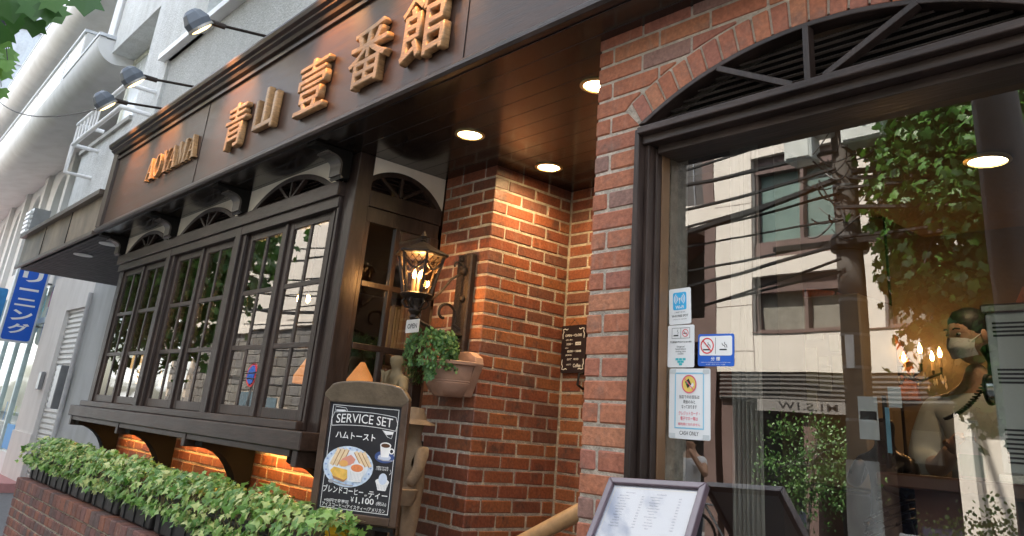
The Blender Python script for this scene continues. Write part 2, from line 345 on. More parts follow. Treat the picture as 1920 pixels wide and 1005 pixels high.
# ---- bricks
BM = {}
def brick_mesh(L, H, D, m, k):
    key = (round(L, 3), round(H, 3), round(D, 3), m.name, k)
    if key in BM: return BM[key]
    b = bmesh.new(); bmesh.ops.create_cube(b, size=1)
    for v in b.verts: v.co = V(v.co.x*L, (v.co.y-.5)*D, v.co.z*H)
    bmesh.ops.bevel(b, geom=[e for e in b.edges if all(v.co.y < -D*.5 for v in e.verts) or abs(e.verts[0].co.y-e.verts[1].co.y) > D*.5], offset=.0045, segments=1, affect='EDGES')
    rg = random.Random(k*31+int(L*1000))
    for v in b.verts:
        v.co += V(rg.uniform(-.0018, .0018), rg.uniform(-.001, .001), rg.uniform(-.0018, .0018))
    bmesh.ops.recalc_face_normals(b, faces=b.faces)
    me = bpy.data.meshes.new('brick'); b.to_mesh(me); b.free(); me.materials.append(m); BM[key] = me; return me
RB = random.Random(3)
def put_brick(parent, c, ang, L, H, D, m, rot=0):
    """c: centre of the outer face; ang: heading of the brick's long axis in the ground plane; outer face looks to -y at ang 0"""
    o = bpy.data.objects.new('brick', brick_mesh(L, H, D, m, RB.randint(0, 3))); COL.objects.link(o); o.parent = parent; o.matrix_parent_inverse = pinv(parent)
    o.matrix_basis = Matrix.Translation(V(*c)) @ Matrix.Rotation(ang, 4, 'Z') @ Matrix.Rotation(RB.uniform(-.004, .004)+rot, 4, 'Y') @ Matrix.Translation(V(0, D+RB.uniform(-.001, .001), 0))
    return o
C = .0733; H = .062; J = .011
def poly_brick(parent, poly, y0, y1, m, name='brick'):
    b = MB(); b.prism(poly, 'y', y0, y1); return child(b, name, m, parent, bev=.004)
# ---------------------------------------------------------------- ground
b = MB(); b.box(-70, 40, -40, 12, G-.4, G); struct(b.build('ground', PAVE))
b = MB(); b.box(-70, 40, -5.2, -1.6, G, G+.004); struct(b.build('road', ROADM))
b = MB(); b.box(-70, 40, -1.6, -1.45, G, G+.12); b.box(-70, 40, -5.35, -5.2, G, G+.12); struct(b.build('kerb', P('concrete_kerb', (.32,.31,.3), .9)))
b = MB(); b.box(-40, -14.6, 2.35, 3.17, G, G+.13); struct(b.build('shop_front_paving', PINK))

ZS = 1.495   # soffit height
# ---------------------------------------------------------------- upper stucco building above the shop
ub = thing('stucco_building', 'rough white stucco upper storey standing above the dark wooden shop sign', 'building', (-10, 2.24, 2.3))
# wall with a window opening at its left corner (x -12 to -9.85, z 3.25 to 4.8)
b = MB(); b.box(-9.85, -8.9, 2.24, 3.6, 1.86, 13); b.box(-12, -9.85, 2.24, 3.6, 1.86, 3.24); b.box(-12, -9.85, 2.24, 3.6, 4.78, 13)  # walls run on unseen above the view, raised to shade the street tree
b.box(-11.2, -9.85, 2.75, 3.6, 3.24, 4.78)
child(b, 'wall', STUCCO, ub)
b = MB(); b.box(-8.9, 4, 2.275, 3.6, 1.7, 3.70); child(b, 'lower_wall', STUCCOG, ub)
b = MB(); b.box(-8.9, -7.9, 2.24, 3.6, 3.70, 13); b.box(-7.9, 4, 2.6, 3.6, 3.70, 13); child(b, 'upper_wall', STUCCO, ub)
b = MB(); b.box(-9.02, 4, 2.16, 2.62, 3.70, 3.78); child(b, 'ledge', WHITEM, ub, bev=.006)
b = MB(); b.box(-12.04, -9.8, 2.2, 2.75, 3.18, 3.238); child(b, 'window_sill', P('weathered_sill', (.4,.39,.36), .8, dirt=.3), ub)
wf = MB()
for x in (-11.97, -11.2, -10.55, -9.9): wf.box(x, x+.06, 2.55, 2.62, 3.24, 4.78)
wf.box(-11.97, -9.85, 2.56, 2.61, 4.70, 4.77); wf.box(-11.97, -9.85, 2.56, 2.61, 3.245, 3.31)
for y in (2.62, 3.1): wf.box(-11.98, -11.92, y, y+.06, 3.24, 4.78)
wfo = child(wf, 'window_frame', P('cream_window_frame', (.66,.65,.55), .5), ub)
b = MB(); b.box(-11.91, -9.9, 2.58, 2.59, 3.3, 4.71); child(b, 'window_pane', P('white_blind_behind_glass', (.75,.78,.78), .25, var=.05), wfo)
# right-hand upper window seen above the ledge
wf = MB()
for x in (-7.9, -7.1, -6.3, -5.5): wf.box(x, x+.07, 2.5, 2.56, 3.78, 5.6)
wf.box(-7.9, -5.4, 2.5, 2.56, 3.78, 3.86)
wfo = child(wf, 'window_frame', P('grey_window_frame', (.45,.46,.46), .5), ub)
b = MB(); b.box(-7.85, -5.5, 2.57, 2.58, 3.8, 5.6); child(b, 'window_pane', P('pale_curtained_glass', (.55,.62,.62), .2, var=.15), wfo)
b = MB(); b.box(-9.4, -9.1, 2.1, 2.24, 5.1, 7.0); b.xf(Matrix.Translation((0,0,0))); child(b, 'wall_pier', STUCCO, ub)
b = MB(); b.tube([(-12.1, 2.2, 4.95), (-12.1, 2.2, 7.2)], .06); child(b, 'drain_pipe', WHITEM, ub, smooth=True)

# window guard rail
gr = thing('window_guard_rail', 'white pipe guard rail fixed in front of the corner window above the canopy', 'railing', (-11, 2.1, 3.1))
for z, nm in ((3.33, 'top_rail'), (3.05, 'lower_rail')):
    child(MB().tube([(-11.1, 2.24, z), (-11.1, 1.93, z), (-9.05, 1.93, z), (-9.05, 2.24, z)], .028, 8), nm, WHITEM, gr, smooth=True)
for i in range(7): child(MB().tube([(-11.1+i*.17, 1.93, 3.05), (-11.1+i*.17, 1.93, 3.33)], .012, 6), 'baluster', WHITEM, gr)
child(MB().tube([(-11.1, 2.24, 2.68), (-11.1, 1.93, 2.68), (-11.1, 1.93, 3.05)], .028, 8), 'bracket', WHITEM, gr, smooth=True)

# ---------------------------------------------------------------- neighbouring wing with curved balconies
nb = thing('white_balcony_building', 'white building with curved underside balconies and arched windows beyond the canopy', 'building', (-20, 3.17, G))
XA = -13.35
# back wall built round arched openings
def arch_poly(xc, w, z0, zs, n=12): return [(xc-w/2, z0), (xc+w/2, z0)]+[(xc+w/2*cos(pi*i/n), zs+w/2*sin(pi*i/n)) for i in range(n+1)]
arches = [(-19.15, 1.15), (-16.9, 1.15), (-21.9, 1.15), (-24.2, 1.15), (-26.6, 1.15), (-29, 1.15)]
def wall_with_arches(x0, x1, z0, z1, arcs, y0, y1, sill, spring):
    b = MB(); xs = sorted(arcs); cur = x0
    for xc, w in xs:
        b.box(cur, xc-w/2, y0, y1, z0, z1); b.box(xc-w/2, xc+w/2, y0, y1, z0, sill)
        n = 12; pts = [(xc+w/2*cos(pi*i/n), spring+w/2*1.05*sin(pi*i/n)) for i in range(n+1)]
        for i in range(n):
            (xa, za), (xb, zb) = pts[i], pts[i+1]
            b.prism([(xa, za), (xb, zb), (xb, z1), (xa, z1)], 'y', y0, y1)
        cur = xc+w/2
    b.box(cur, x1, y0, y1, z0, z1); return b
b = wall_with_arches(-45, -12.0, 1.9, 5.0, arches, 3.17, 3.5, 2.6, 3.95); child(b, 'wall', WHITEW, nb)
for xc, w in arches:
    fr = MB()
    for a in range(12):
        t0, t1 = pi*a/12, pi*(a+1)/12
        fr.bar((xc+(w/2-.04)*cos(t0), 3.38, 3.95+(w/2-.03)*1.05*sin(t0)), (xc+(w/2-.04)*cos(t1), 3.38, 3.95+(w/2-.03)*1.05*sin(t1)), .06, .07)
    for x in (xc-w/2+.04, xc, xc+w/2-.04): fr.box(x-.03, x+.03, 3.34, 3.42, 2.6, 3.93 if x != xc else 3.6)
    fr.box(xc-w/2, xc+w/2, 3.33, 3.43, 3.57, 3.66); fr.box(xc-w/2, xc+w/2, 3.33, 3.43, 2.6, 2.68)
    fo = child(fr, 'window', WHITEM, nb)
    g2 = MB(); g2.prism(arch_poly(xc, w-.05, 2.62, 3.95), 'y', 3.44, 3.45); child(g2, 'pane', P('pale_green_glass', (.34,.42,.41), .15, var=.2, vs=1), fo)
for x in (-20.55, -17.95, -23.1, -25.4): 
    b = MB(); b.box(x-.14, x+.14, 3.06, 3.17, 1.9, 4.86); child(b, 'pilaster', WHITEW, nb)
# balconies: rounded white skin carrying a flat panelled parapet
def balcony(x0, x1, yf, zu, zt, yw=3.17, zw=None, R=.30):
    n = 9; out = [(yw, zw or zu+.15)]
    for i in range(n+1):
        t = -pi/2-(pi/2)*i/n; out.append((yf+R+R*cos(t), zu+R+R*sin(t)))
    out += [(yf, zt), (yf+.10, zt), (yf+.10, zu+.35), (yw, zu+.45)]
    return child(MB().prism(out, 'x', x0, x1), 'balcony', WHITEW, nb, smooth=True)
GC = P('grey_coping', (.5,.52,.54), .5)
balcony(-45, -11.97, 2.02, 4.62, 5.0)
child(MB().bar((-14.3, 2.06, 5.015), (-11.95, 2.06, 5.015), .11, .05).bar((-11.99, 2.03, 5.015), (-11.99, 3.17, 5.015), .1, .05), 'coping', GC, nb)
child(MB().box(-45, -14.25, 2.14, 2.22, 4.95, 5.88), 'parapet_panel', P('bright_white_panel', (.84,.85,.86), .6, var=.02), nb)
child(MB().box(-14.24, -14.16, 2.15, 3.1, 4.95, 5.88), 'parapet_return', WHITEW, nb)
child(MB().bar((-45, 2.16, 5.90), (-14.15, 2.16, 5.90), .12, .05).bar((-14.2, 2.16, 5.90), (-14.2, 3.17, 5.90), .12, .05), 'coping', GC, nb)
child(MB().tube([(-14.15, 2.7, 5.7), (-12.2, 2.7, 5.7)], .03).tube([(-13.2, 2.7, 5.0), (-13.2, 2.7, 5.7)], .025), 'guard_pipe', WHITEM, nb)
for x in (-15.5, -18.2, -21, -24):
    child(MB().box(x-.012, x+.012, 2.132, 2.139, 5.0, 5.86).box(x-.05, x+.05, 2.11, 2.139, 5.0, 5.07), 'panel_joint', P('grey_joint', (.35,.36,.37), .6), nb)
balcony(-45, -9.5, 2.02, 6.95, 7.3)
child(MB().box(-45, -9.5, 2.12, 2.2, 7.25, 8.1), 'parapet_panel', P('bright_white_panel', (.84,.85,.86), .6, var=.02), nb)
child(MB().bar((-45, 2.16, 8.12), (-9.5, 2.16, 8.12), .12, .05), 'coping', GC, nb)
for x in (-17.5, -21.5, -26): child(MB().box(x-.05, x+.05, 2.09, 2.119, 7.32, 7.38), 'panel_joint', P('grey_joint', (.35,.36,.37), .6), nb)
b = MB(); b.box(-45, -12.1, 3.17, 3.6, 5.0, 11.5); child(b, 'upper_wall', WHITEW, nb)  # unseen upper part raised so the street lies in its shadow
b = MB(); b.box(-45, -12.1, 3.6, 9, 11.3, 11.49); child(b, 'roof', GREYW, nb)
nb.matrix_basis = Matrix.Translation(V(-12, 2.02, 0)) @ Matrix.Rotation(radians(-1.35), 4, 'Z') @ Matrix.Translation(V(12, -2.02, 0)) @ nb.matrix_basis
# far grey tiled block
fb = thing('grey_tower_block', 'distant grey panelled tower block seen behind the overhanging tree leaves', 'building', (-60, 2, G))
b = MB(); b.box(-75, -52, -1.5, 8, G, 40); child(b, 'wall', P('grey_tile_cladding', (.30,.33,.36), .7, var=.1, dirt=.2), fb)
for k in range(16):
    b = MB(); b.box(-51.98, -51.9, -1.4, 7.9, 2+k*2.3, 2.12+k*2.3); child(b, 'panel_band', GREYM, fb)

# ---------------------------------------------------------------- piers and shutter left of the shop
pr = thing('side_entrance_pier', 'pale painted wall with a recessed roller shutter left of the bay windows', 'wall', (-12, 3.17, G))
b = MB(); b.box(-13.42, -8.3, 3.17, 3.6, G, 1.95); child(b, 'grey_pier', GREYW, pr)
b = MB(); b.box(-16.2, -14.85, 3.17, 3.6, G, 1.95); b.box(-14.85, -13.42, 3.17, 3.6, 1.32, 1.95); child(b, 'white_pier', CREAMW, pr)
b = MB(); b.box(-16.22, -14.83, 3.15, 3.17, G, -.62); child(b, 'plinth', CREAMW, pr)
sh = child(MB().box(-14.85, -13.42, 3.255, 3.275, G, 1.32), 'shutter', P('shutter_metal', (.55,.55,.53), .45, metal=.2), pr)
for k in range(34):
    b = MB(); z = G+.04+k*.081; b.prism([(3.255, z), (3.23, z+.02), (3.23, z+.055), (3.255, z+.072)], 'x', -14.84, -13.43); child(b, 'slat', P('shutter_metal', (.55,.55,.53), .45, metal=.2), sh)
b = MB(); b.tube([(-13.32, 3.12, 1.5), (-13.32, 3.12, -.35), (-13.32, 3.12, G)], .035, 8); child(b, 'drain_pipe', P('grey_pipe', (.5,.5,.5), .5), pr, smooth=True)
b = MB(); b.cbox(-13.75, -13.5, 3.02, 3.16, -.2, .42, .01); child(b, 'meter_box', GREYM, pr)
b = MB(); b.cbox(-15.2, -15.02, 3.1, 3.165, .05, .33, .01); child(b, 'letter_box', GREYM, pr)
cm = thing('wall_camera', 'small white camera dome on the grey pier beside the first bay window', 'camera', (-10.75, 3.1, .62))
b = MB(); b.lathe([(.05, 0), (.06, .03), (.05, .06)], (-10.75, 3.1, .6), 12); child(b, 'base', WHITEM, cm, smooth=True)
b = MB(); b.ball((-10.77, 3.04, .6), .055); child(b, 'lens_dome', WHITEM, cm, smooth=True)
# dry cleaner's shop front beyond
sf = thing('laundry_shop_front', 'glazed laundry shop front with posters beyond the white pier', 'shop front', (-19, 3.2, G))
child(MB().box(-24, -16.2, 3.55, 3.6, G, 1.9), 'back_wall', P('pale_shop_interior', (.55,.62,.6), .6, var=.2, vs=2), sf)
child(MB().box(-24, -16.2, 3.20, 3.5, G, -1.0), 'base_panel', WHITEM, sf)
for x in (-16.25, -17.3, -18.4, -19.6, -21): child(MB().box(x-.05, x+.05, 3.2, 3.28, -1, 1.9), 'mullion', P('pale_aluminium', (.5,.62,.64), .4, metal=.3), sf)
child(MB().box(-24, -16.2, 3.2, 3.3, 1.2, 1.3), 'transom', P('pale_aluminium', (.5,.62,.64), .4, metal=.3), sf)
child(MB().box(-24, -16.25, 3.24, 3.25, -1, 1.9), 'pane', GLASSB, sf)
pc = [P('poster_blue', (.08,.35,.75), .5), P('poster_cream', (.75,.7,.5), .5), P('poster_red', (.6,.08,.08), .5), P('poster_white', (.8,.8,.78), .5), P('poster_aqua', (.3,.65,.7), .5), P('poster_green', (.35,.5,.2), .5)]
rg = random.Random(5)
for i in range(26):
    x = -16.4-rg.random()*4.2; z = -.9+rg.random()*2.6; w = .12+rg.random()*.2; h = .14+rg.random()*.25
    child(MB().box(x-w, x, 3.500-i*.004, 3.503-i*.004, z, z+h), 'poster', pc[i % 6], sf)
child(MB().box(-16.9, -16.3, 3.18, 3.2, -.95, -.55), 'blue_panel', pc[0], sf)

# projecting blue laundry sign (face looks to +x)
m = frame_mat((-17, 2.93, 1.45), (0, 1, 0), (0, 0, 1))
bs = thing('blue_vertical_sign', 'blue vertical projecting sign with white Japanese lettering under the canopy', 'sign', mat=m)
b = MB(); b.prism(rrect(-.27, .27, -.62, 1.0, .07), 'z', -.16, -.002); b.build('light_box', P('pale_sign_case', (.62,.66,.68), .4), bs)
b = MB(); b.prism(rrect(-.235, .235, -.585, .97, .05), 'z', -.002, .004); b.build('sign_face', P('blue_sign_face', (.008,.11,.60), .3, var=.02), bs)
for i, ch in enumerate('クリーニング'):
    text(ch, 0, .80-i*.235, .0055, WHITEP, bs, width=.34 if ch not in 'ー' else .32, height=.19 if ch not in 'ーニ' else (.045 if ch == 'ー' else .14), offset=.03)
b = MB(); b.tube([(.22, .5, -.08), (.45, .5, -.08)], .02); b.tube([(.22, -.3, -.08), (.45, -.3, -.08)], .02); b.build('bracket', GREYM, bs)
m = frame_mat((-20.5, 2.85, 1.75), (0, 1, 0), (0, 0, 1))
bs2 = thing('round_emblem_sign', 'small blue projecting sign with a yellow round emblem further along', 'sign', mat=m)
b = MB(); b.prism(rrect(-.3, .3, -.5, .35, .05), 'z', -.1, 0); b.build('light_box', P('blue_sign_face2', (.02,.2,.5), .4), bs2)
flat(bs2, 'emblem', YELP, ell(0, -.05, .2, .2), .002, .003); flat(bs2, 'emblem_mark', GREENP, ell(.02, -.08, .08, .06), .006, .003)

# ---------------------------------------------------------------- neighbour's canopy
cn = thing('entrance_canopy', 'flat canopy with bronze marbled fascia and ribbed dark underside left of the bay', 'canopy', (-10, 2.5, 1.5))
child(MB().box(-12.0, -8.42, 1.86, 3.165, 1.52, 1.9), 'body', P('mottled_bronze_panel', (.26,.21,.16), .45, var=.55, vs=2.2, metal=.3, dirt=.3), cn)
child(MB().box(-12.06, -8.4, 1.80, 3.165, 1.9, 1.95), 'top_flashing', P('bronze_flashing', (.14,.11,.09), .4, metal=.4), cn)
child(MB().box(-12.02, -8.4, 1.83, 1.858, 1.492, 1.53), 'lower_edge', P('bronze_flashing', (.14,.11,.09), .4, metal=.4), cn)
for x in (-10.8, -9.6): child(MB().box(x-.006, x+.006, 1.852, 1.86, 1.53, 1.9), 'panel_seam', BLACK, cn)
for k in range(26):
    y = 1.90+k*.0485; child(MB().box(-11.98, -8.43, y, y+.043, 1.492, 1.519), 'soffit_board', P('dark_ribbed_soffit', (.022,.020,.022), .5, spec=.25), cn)
for x, y in ((-9.75, 2.1), (-8.72, 2.09)):
    t = thing('recessed_downlight', 'small round downlight set in the ribbed canopy underside, %s one' % ('farther' if x < -9 else 'nearer'), 'light', (x, y, 1.49), 'downlights in the neighbouring canopy')
    child(MB().lathe([(.10, 0), (.10, -.008), (.078, -.008)], (x, y, 1.49), 20), 'trim_ring', WHITEM, t); child(MB().lathe([(.075, -.009), (.06, -.012)], (x, y, 1.49), 20), 'lens', P('unlit_lens', (.7,.7,.66), .3), t)

ac = thing('wall_vent_hood', 'small louvred vent hood standing on the far end of the canopy', 'vent', (-18.2, 3.0, 2.9))
child(MB().box(-18.45, -18.05, 2.8, 3.1, 2.95, 3.5), 'casing', GREYM, ac)
for k in range(5): child(MB().box(-18.47, -18.03, 2.74, 2.8, 3.0+k*.095, 3.05+k*.095), 'louvre', WHITEM, ac)
# ---------------------------------------------------------------- shop: sign board over the front
XL, XR = -8.3, 3.0
sg = thing('shop_sign_board', 'long dark brown wooden sign board with cornice and carved Japanese shop name', 'sign board', (-5, 1.86, ZS))
child(MB().box(XL+.02, XR, 1.87, 2.2, 1.55, 2.30), 'panel', BOARD, sg)
b = MB(); b.prism([(1.868, 1.50), (1.835, 1.50), (1.825, 1.515), (1.825, 1.53), (1.84, 1.535), (1.84, 1.548), (1.855, 1.556), (1.868, 1.575)], 'x', XL-.01, XR); child(b, 'lower_moulding', WOOD, sg, bev=.002)
b = MB(); b.prism([(1.868, 2.235), (1.85, 2.235), (1.85, 2.262), (1.862, 2.268), (1.862, 2.285), (1.835, 2.29), (1.825, 2.312), (1.80, 2.325), (1.80, 2.34), (1.775, 2.35), (1.765, 2.375), (1.765, 2.39), (2.22, 2.39), (2.22, 2.235)], 'x', XL-.05, XR); child(b, 'cornice', WOOD, sg, bev=.002)
b = MB(); b.prism([(XL-.01, 1.825), (XL+.06, 1.845), (XL+.075, 1.868), (XL+.075, 1.872), (XL-.01, 2.2)], 'z', 1.55, 2.30); child(b, 'end_moulding', WOODV, sg, bev=.002)
child(MB().box(XL-.005, XR, 1.87, 2.2, 1.50, 1.552), 'bottom_rail', WOOD, sg)
child(MB().box(-2.62, -2.6185, 1.866, 1.8701, 1.58, 2.23), 'panel_seam', BLACK, sg); child(MB().box(-5.9, -5.8988, 1.866, 1.8701, 1.58, 2.23), 'panel_seam', BLACK, sg)
# carved lettering
def kanji(ch, x0, x1, z0, z1):
    m = frame_mat(((x0+x1)/2, 1.845, (z0+z1)/2), (1, 0, 0), (0, 0, 1))
    me = text_mesh(ch, LETTER, x1-x0, z1-z0, depth=.010, bevel=.013, offset=.000, bres=2)
    o = bpy.data.objects.new('raised_letter', me); COL.objects.link(o); o.parent = sg; o.matrix_parent_inverse = pinv(sg); o.matrix_basis = m
    for v in me.vertices: # hand-carved unevenness
        n1 = mnoise.noise(V(v.co.x*9, v.co.y*9, ord(ch) % 17)); v.co.x += n1*.006; v.co.y += mnoise.noise(V(v.co.y*8, v.co.x*8, 5+ord(ch) % 13))*.007
    return o
for ch, x0, x1, z0, z1 in (('青', -5.33, -4.99, 1.68, 2.02), ('山', -4.84, -4.53, 1.70, 2.01), ('壹', -4.24, -3.88, 1.67, 2.02), ('番', -3.63, -3.24, 1.66, 2.03), ('館', -3.12, -2.72, 1.66, 2.05)):
    kanji(ch, x0, x1, z0, z1)
def serif(letter):
    t, T = .018, .05
    w = .16
    P_ = {'A': [[(0,0),(.02,0),(.105,.2),(.085,.2)], [(.085,.2),(.105,.2),(.17,0),(.12,0)], [(.03,.065),(.145,.065),(.14,.08),(.035,.08)], [(-.015,0),(.045,0),(.045,.012),(-.015,.012)], [(.095,0),(.19,0),(.19,.012),(.095,.012)]],
          'Y': [[(0,.2),(.045,.2),(.11,.1),(.07,.09)], [(.08,.1),(.1,.1),(.165,.2),(.145,.2)], [(.07,0),(.11,0),(.11,.105),(.07,.105)], [(.045,0),(.135,0),(.135,.012),(.045,.012)], [(-.02,.188),(.065,.188),(.065,.2),(-.02,.2)], [(.12,.188),(.18,.188),(.18,.2),(.12,.2)]],
          'M': [[(.01,0),(.024,0),(.03,.2),(.016,.2)], [(.016,.2),(.055,.2),(.115,.03),(.085,0)], [(.085,0),(.105,0),(.165,.2),(.15,.2)], [(.15,0),(.195,0),(.195,.2),(.15,.2)], [(-.01,0),(.045,0),(.045,.012),(-.01,.012)], [(.135,0),(.21,0),(.21,.012),(.135,.012)], [(0,.188),(.05,.188),(.05,.2),(0,.2)], [(.15,.188),(.21,.188),(.21,.2),(.15,.2)]]}
    return P_[letter]
x = -7.06
for k, L in enumerate('AOYAMA'):
    b = MB()
    if L == 'O':
        n = 24; vs = []
        for y in (1.832, 1.868):
            for a, c2, dx in ((.078, .104, 0), (.052, .088, .0)): vs += [(x+.078+dx+a*cos(2*pi*i/n), y, 1.785+.1+c2*sin(2*pi*i/n)) for i in range(n)]
        fs = []
        for i in range(n):
            j = (i+1) % n; fs += [(i, j, n+j, n+i), (2*n+i, 3*n+i, 3*n+j, 2*n+j), (i, 2*n+i, 2*n+j, j), (n+i, n+j, 3*n+j, 3*n+i)]
        b.add(vs, fs); adv = .195
    else:
        for q, pl in enumerate(serif(L)): b.prism([(x+p[0]*.90, 1.785+p[1]) for p in pl], 'y', 1.832+q*.0006, 1.868)
        adv = {'A': .19, 'Y': .165, 'M': .225}[L]
    child(b, 'raised_letter', LETTER, sg, bev=.003); x += adv*1.0
# spot lamps on arms
def spot(x, label, lit=True):
    t = thing('sign_spotlight', label, 'spotlight', (x, 1.95, 2.66), 'spotlights over the sign board')
    child(MB().tube([(x, 2.02, 2.39), (x, 2.02, 2.64), (x, 1.98, 2.66), (x, 1.60, 2.60), (x, 1.56, 2.60)], .012, 8), 'arm', IRON, t, smooth=True)
    child(MB().tube([(x, 1.66, 2.605), (x, 1.55, 2.60)], .022, 8), 'arm_joint', IRON, t, smooth=True)
    b = MB(); n = 8
    c = V(x, 1.47, 2.555); ax = V(0, .72, -.69)   # beam direction, back at the board
    m = Matrix.Translation(c) @ ax.to_track_quat('Z', 'X').to_matrix().to_4x4()
    b.lathe([(.04, -.10), (.07, -.075), (.098, -.015), (.092, .045)], n=6, sx=1.0, sy=.88, phase=pi/6); b.xf(m); child(b, 'lamp_housing', P('grey_lamp_housing', (.13,.15,.18), .45, metal=.4), t, bev=.004)
    b = MB(); b.lathe([(.094, .03), (.098, .05), (.082, .052)], n=20, sx=1, sy=.88); b.xf(m); child(b, 'rim', P('worn_lamp_rim', (.35,.33,.3), .4, metal=.5), t)
    b = MB(); b.lathe([(.082, .050), (.05, .060), (.001, .064)], n=20, sx=1, sy=.88); b.xf(m); child(b, 'lens', SPOTE, t, smooth=True)
    li = bpy.data.lights.new('spot_bulb', 'SPOT'); li.energy = 22; li.color = (1, .48, .14); li.spot_size = radians(78); li.spot_blend = .8; li.shadow_soft_size = .05
    lo = bpy.data.objects.new('spot_bulb', li); COL.objects.link(lo); lo.parent = t; lo.matrix_parent_inverse = pinv(t)
    lo.matrix_basis = Matrix.Translation(c+ax*.09) @ (-V(0, .62, -.78)).to_track_quat('Z', 'Y').to_matrix().to_4x4()
for x, l in ((-7.59, 'leftmost grey spotlight on its arm, at the guard rail window'), (-6.78, 'second grey spotlight from the left, close beside the leftmost one'), (-5.32, 'large near grey spotlight in front of the ledge at the top'), (-3.9, 'fourth spotlight from the left whose arm shows at the top edge'), (-3.0, 'spotlight above the last carved letter')): spot(x, l)
cb = thing('overhead_cable', 'thin black cable sagging from the tree to the leftmost spotlight', 'cable', (-7.6, 1.4, 2.46))
pts = []
for i in range(17):
    t = i/16; pts.append((-7.62-9.5*t, 1.42-.1*t, 2.47+2.9*t+ -.62*4*t*(1-t)*.45))
child(MB().tube(pts, .008, 5), 'cable_run', CABLE, cb)

# ---------------------------------------------------------------- soffit
so = thing('porch_soffit', 'glossy dark varnished board ceiling under the sign board', 'ceiling', (-3, 2.5, ZS))
y = 1.872; k = 0
while y < 3.43:
    w = .118; child(MB().cbox(XL+.01, XR, y, min(y+w-.0015, 3.428), ZS, ZS+.03, .0012), 'board', SOFFIT, so); y += w; k += 1
child(MB().box(XL, XR, 1.87, 3.6, ZS+.031, ZS+.05), 'backing', BLACK, so)

def downlight(x, y, z, label, e=9, r=.062, m=LAMPD, grp='lit downlights in the porch ceiling', spotsz=125):
    t = thing('recessed_downlight', label, 'light', (x, y, z), grp)
    child(MB().lathe([(r*1.3, 0), (r*1.32, -.006), (r*1.05, -.008), (r*.98, 0)], (x, y, z), 28), 'trim_ring', P('brass_trim', (.75,.6,.3), .3, metal=.6), t, smooth=True)
    child(MB().lathe([(r, -.002), (r*.6, -.004), (.001, -.0045)], (x, y, z), 24), 'lamp', m, t, smooth=True)
    li = bpy.data.lights.new('downlight_bulb', 'SPOT'); li.energy = e; li.color = (1, .67, .34); li.spot_size = radians(spotsz+35); li.spot_blend = 1; li.shadow_soft_size = .06
    lo = bpy.data.objects.new('downlight_bulb', li); COL.objects.link(lo); lo.parent = t; lo.matrix_parent_inverse = pinv(t); lo.matrix_basis = Matrix.Translation(V(x, y, z-.012))
downlight(-3.176, 2.368, ZS, 'lit round downlight nearest the bay windows, in front of the brick corner', 7)
downlight(-3.205, 2.99, ZS, 'lit round downlight deep in the alcove beside the brick corner', 15)
downlight(-2.215, 2.33, ZS, 'lit downlight half hidden behind the right brick pillar', 7)

# ---------------------------------------------------------------- brick corner and alcove
XC, YD, YB = -3.441, 2.792, 3.427
ZB = -1.45
rows = int((ZS-ZB)/C)+1
aw = thing('alcove_brick_corner', 'brick corner wall between the bay window and the entrance alcove', 'brick wall', (XC, YD, G))
child(MB().box(-3.93, XC-.0035, YD+.0035, YD+.5, ZB, ZS-.001).box(XC-.3, XC-.0034, YD+.25, YB+.2, ZB, ZS-.0005), 'mortar_bed', MORTAR, aw)
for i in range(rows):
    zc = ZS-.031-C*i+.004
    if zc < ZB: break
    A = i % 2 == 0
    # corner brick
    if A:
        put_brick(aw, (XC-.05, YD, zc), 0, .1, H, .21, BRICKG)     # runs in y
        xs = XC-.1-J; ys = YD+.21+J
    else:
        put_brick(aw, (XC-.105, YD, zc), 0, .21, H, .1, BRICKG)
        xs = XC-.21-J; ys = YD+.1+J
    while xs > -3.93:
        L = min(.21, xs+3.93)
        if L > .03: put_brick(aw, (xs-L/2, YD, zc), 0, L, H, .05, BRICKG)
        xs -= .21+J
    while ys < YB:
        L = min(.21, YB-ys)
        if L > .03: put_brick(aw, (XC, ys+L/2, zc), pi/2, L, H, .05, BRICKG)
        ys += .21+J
bw = thing('alcove_back_wall', 'brick back wall of the entrance alcove behind the opening hours board', 'brick wall', (-2.7, YB, G))
child(MB().box(XC-.2, -2.80, YB+.0035, YB+.2, ZB, ZS-.001), 'mortar_bed', MORTAR, bw)
for i in range(rows):
    zc = ZS-.031-C*i+.004
    if zc < ZB: break
    xs = XC+.012; first = True
    while xs < -2.95:
        L = (.21 if i % 2 else .15) if first else .21; first = False
        put_brick(bw, (xs+L/2, YB, zc), 0, L, H, .05, BRICKG); xs += L+J
# ---------------------------------------------------------------- right brick front round the big arched window
XP, YC = -1.935, 2.037
wc = thing('window_brick_wall', 'red brick front wall with arch round the large window', 'brick wall', (-1.8, YC, G))
HUBX = -1.06; RI, RO = 1.263, 1.372
XW0, XW1 = -1.722, 2*HUBX+1.722
mb = MB(); mb.box(XP+.006, XW0-.006, YC+.005, YC+.299, ZB, 1.05); mb.box(XW1+.006, 2.2, YC+.005, YC+.4, ZB, 1.05)
n = 24
prev = None
for i in range(n+1):
    t = i/n; xx = XP+.006+(2.2-XP-.012)*t
    dz = (RI+.02)**2-(xx-HUBX)**2
    inside = abs(xx-HUBX) < .66
    zz = sqrt(dz) if inside and dz > 0 else 1.05
    if prev: mb.prism([(prev[0], max(1.05, prev[1])), (xx, max(1.05, zz)), (xx, ZS-.001), (prev[0], ZS-.001)], 'y', YC+.005, YC+.3)
    prev = (xx, zz)
child(mb, 'mortar_bed', MORTARD, wc)
def arc_z(x): d = (RO+J)**2-(x-HUBX)**2; return sqrt(d) if d > 0 else -9
